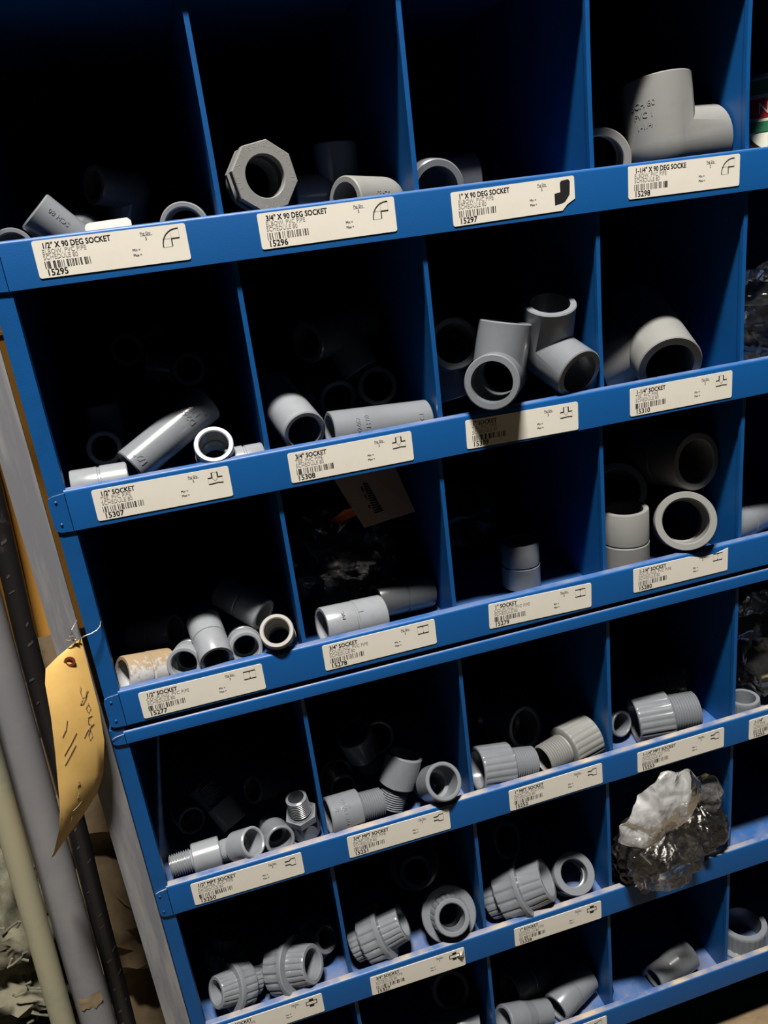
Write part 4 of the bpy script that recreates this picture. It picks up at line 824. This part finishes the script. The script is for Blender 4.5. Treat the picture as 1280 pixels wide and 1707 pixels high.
tag(b, 'can with red, white and green bands right of the fourth divider in the top row', 'can')
# ---- tan card lying in the row under the bottom rail
tag(ob('cardboard_sheet', G().prism([(-0.034, -0.0900), (-0.033, -0.0865), (0.120, -0.1785), (0.205, -0.1815), (0.205, -0.1855), (0.118, -0.1830)], 'x', 0.60, 0.853).make('cardboard_sheet', 'tan')), 'tan cardboard sheet lying under the bottom rail at the lower right', 'cardboard')

# ---------------------------------------------------------------- left of the units
g = G().prism([(0.0927, -0.001), (0.1133, -0.001), (0.1133, 0.0018), (0.0952, 0.0018), (0.0952, 0.030), (0.0927, 0.030)], 'z', -0.352, 1.5)
tag(ob('steel_upright', g.make('steel_upright', 'steel')), 'worn grey steel angle upright standing against the blue units', 'post')
g = G().box(0.020, 0.1115, 0.052, 0.064, 0.600, 1.35).box(0.020, 0.1115, 0.0505, 0.052, 0.845, 0.8475)
tag(ob('orange_board', g.make('orange_board', 'orange')), 'orange board standing behind the grey steel upright', 'board')
def lean(x5, k, z): return x5 + k*(z-0.5)
def pipe(name, lab, cat, x5, k, y, r, m, z0=-0.350, z1=1.3, bore=0.82, wob=0.0):
    n = 28; g = G(); zz = [z0+(z1-z0)*i/n for i in range(n+1)]
    ctr = [Vector((lean(x5, k, z)+wob*noise.noise(Vector((z*6, 1, 2))), y+wob*noise.noise(Vector((z*5, 7, 1))), z)) for z in zz]
    ns = 28; v = []; f = []
    for rr_ in (r, r*bore):
        for c in ctr: v += [(c.x+rr_*cos(2*pi*j/ns), c.y+rr_*sin(2*pi*j/ns), c.z) for j in range(ns)]
    m_ = n+1
    for s_ in range(2):
        for i in range(n):
            for j in range(ns): f.append((s_*m_*ns+i*ns+j, s_*m_*ns+i*ns+(j+1) % ns, s_*m_*ns+(i+1)*ns+(j+1) % ns, s_*m_*ns+(i+1)*ns+j))
    for e in (0, n):
        for j in range(ns): f.append((e*ns+j, e*ns+(j+1) % ns, m_*ns+e*ns+(j+1) % ns, m_*ns+e*ns+j))
    o = ob(name, mesh(name, v, f, m, 50)); tag(o, lab, cat); return o, ctr
pipe('grey_pipe', 'long grey plastic pipe leaning left of the steel upright', 'pipe', 0.0418, 0.036, 0.018, 0.0150, 'pipe_grey')
pipe('beige_pipe', 'thin beige green pipe leaning left of the grey pipe', 'pipe', 0.0235, 0.050, -0.006, 0.0097, 'pipe_beige')
bp_, ctr = pipe('black_hose', 'black rubber hose standing between the grey pipe and the steel upright', 'hose', 0.0632, 0.040, 0.034, 0.0083, 'black_rub', wob=0.002)
rs_ = random.Random(4); z = 0.72
while z > -0.05:
    z -= rs_.uniform(0.009, 0.034); g = G()
    c = Vector((lean(0.0632, 0.040, z)+0.002*noise.noise(Vector((z*6, 1, 2))), 0.034+0.002*noise.noise(Vector((z*5, 7, 1))), z))
    a = rs_.uniform(-2.1, -0.9); rr_ = 0.0086; hh = rs_.uniform(0.0005, 0.0014); wd = rs_.uniform(0.12, 0.3)
    g.add([(rr_*cos(a+wd*t), rr_*sin(a+wd*t), (hh if s_ else -hh)+0.001*t) for t in (0, 1, 2) for s_ in (0, 1)], [(0, 2, 3, 1), (2, 4, 5, 3)])
    ob('scuff_mark', g.make('scuff_mark', 'scuff'), bp_, Matrix.Translation(c))
# peeled sticker on the grey pipe
g = G(); c0 = Vector((lean(0.0418, 0.036, 0.255), 0.018, 0.255)); n = 8; vv = []
for i in range(5):
    for j in range(n+1):
        a = -2.1+1.35*j/n; q = 0.0155+0.0015*noise.noise(Vector((i*0.9, j*0.8, 3)))
        vv.append(c0 + Vector((q*cos(a), q*sin(a), 0.012*(i-2)/2*(0.6+0.5*noise.noise(Vector((j*1.3, 0, 5)))))))
g.add(vv, [(i*(n+1)+j, i*(n+1)+j+1, (i+1)*(n+1)+j+1, (i+1)*(n+1)+j) for i in range(4) for j in range(n)])
tag(ob('torn_sticker', g.make('torn_sticker', 'dusty', 40)), 'torn remains of a pale sticker on the leaning grey pipe', 'sticker')
v, f = pillow((-0.050, 0.090, 0.19), (0.046, 0.036, 0.17), 51, 0.030, 20, 60, 60)
tag(ob('dirty_rag', mesh('dirty_rag', v, f, 'rag', 60)), 'dirty greenish rag bundle behind the beige pipe at the lower left', 'rag')
v, f = pillow((-0.045, 0.110, -0.19), (0.055, 0.045, 0.150), 57, 0.030, 18, 50, 50)
tag(ob('dirty_sack', mesh('dirty_sack', v, f, 'tan', 60)), 'crumpled tan sack on the floor under the dirty rag', 'sack')
for i, wd in enumerate(('first', 'second', 'third', 'fourth', 'fifth')):
    z = 0.335-0.035*i; pts = [(-0.030+0.012*t+0.006*sin(t*5+i*2), 0.032-0.004*t, z+0.006*cos(t*4+i)+0.004*t) for t in [k/8*2 for k in range(9)]]
    tag(ob('root_twig', G().tube(pts, 0.0012, 6).make('root_twig', 'rag', 60)), wd+' from the top of five twigs left of the beige pipe', 'twig', 'tangled twigs')
v, f = pillow((0.035, 0.40, 0.05), (0.06, 0.06, 0.38), 61, 0.05, 9, 50, 60)
tag(ob('brown_paper', mesh('brown_paper', v, f, 'tan', 60)), 'crumpled brown paper behind the black hose and the steel upright', 'paper')
# ---------------------------------------------------------------- manila tag wired to the post
b = empty('manila_tag', TAG_ROWS[0][3]); nr, nc = len(TAG_ROWS), len(TAG_ROWS[0])
vv = [p for r_ in TAG_ROWS for p in r_]; k = len(vv); vv = vv + [(x, y+0.0005, z) for x, y, z in vv]
ff = [(i*nc+j, i*nc+j+1, (i+1)*nc+j+1, (i+1)*nc+j) for i in range(nr-1) for j in range(nc-1)]
ff += [tuple(q+k for q in reversed(t)) for t in ff]
edge = [(i*nc, (i+1)*nc) for i in range(nr-1)] + [(i*nc+nc-1, (i+1)*nc+nc-1) for i in range(nr-1)] + [(j, j+1) for j in range(nc-1)] + [((nr-1)*nc+j, (nr-1)*nc+j+1) for j in range(nc-1)]
ff += [(a, c_, c_+k, a+k) for a, c_ in edge]
part('card', mesh('card', vv, ff, 'manila', 50), b)
h = Vector(TAG_HOLE)
ob('fibre_ring', G().lathe([(0.0022, -0.0003), (0.0042, -0.0003), (0.0042, 0.0004), (0.0022, 0.0004)], 20).make('fibre_ring', 'brownring', 40), b, Matrix.Translation(h - b.location) @ Matrix.Rotation(pi/2, 4, 'X'))
g = G()
for st in TAG_STROKES: g.tube(st, 0.00024, 5)
part('handwriting', g.make('handwriting', 'pencil'), b)['kind'] = 'stuff'
g = G()
for st in TAG_WIRES: g.tube(st, 0.0005, 6)
part('wire', g.make('wire', 'wire', 60), b)
tag(b, 'curled manila tag with pencil writing wired to the blue post', 'tag')
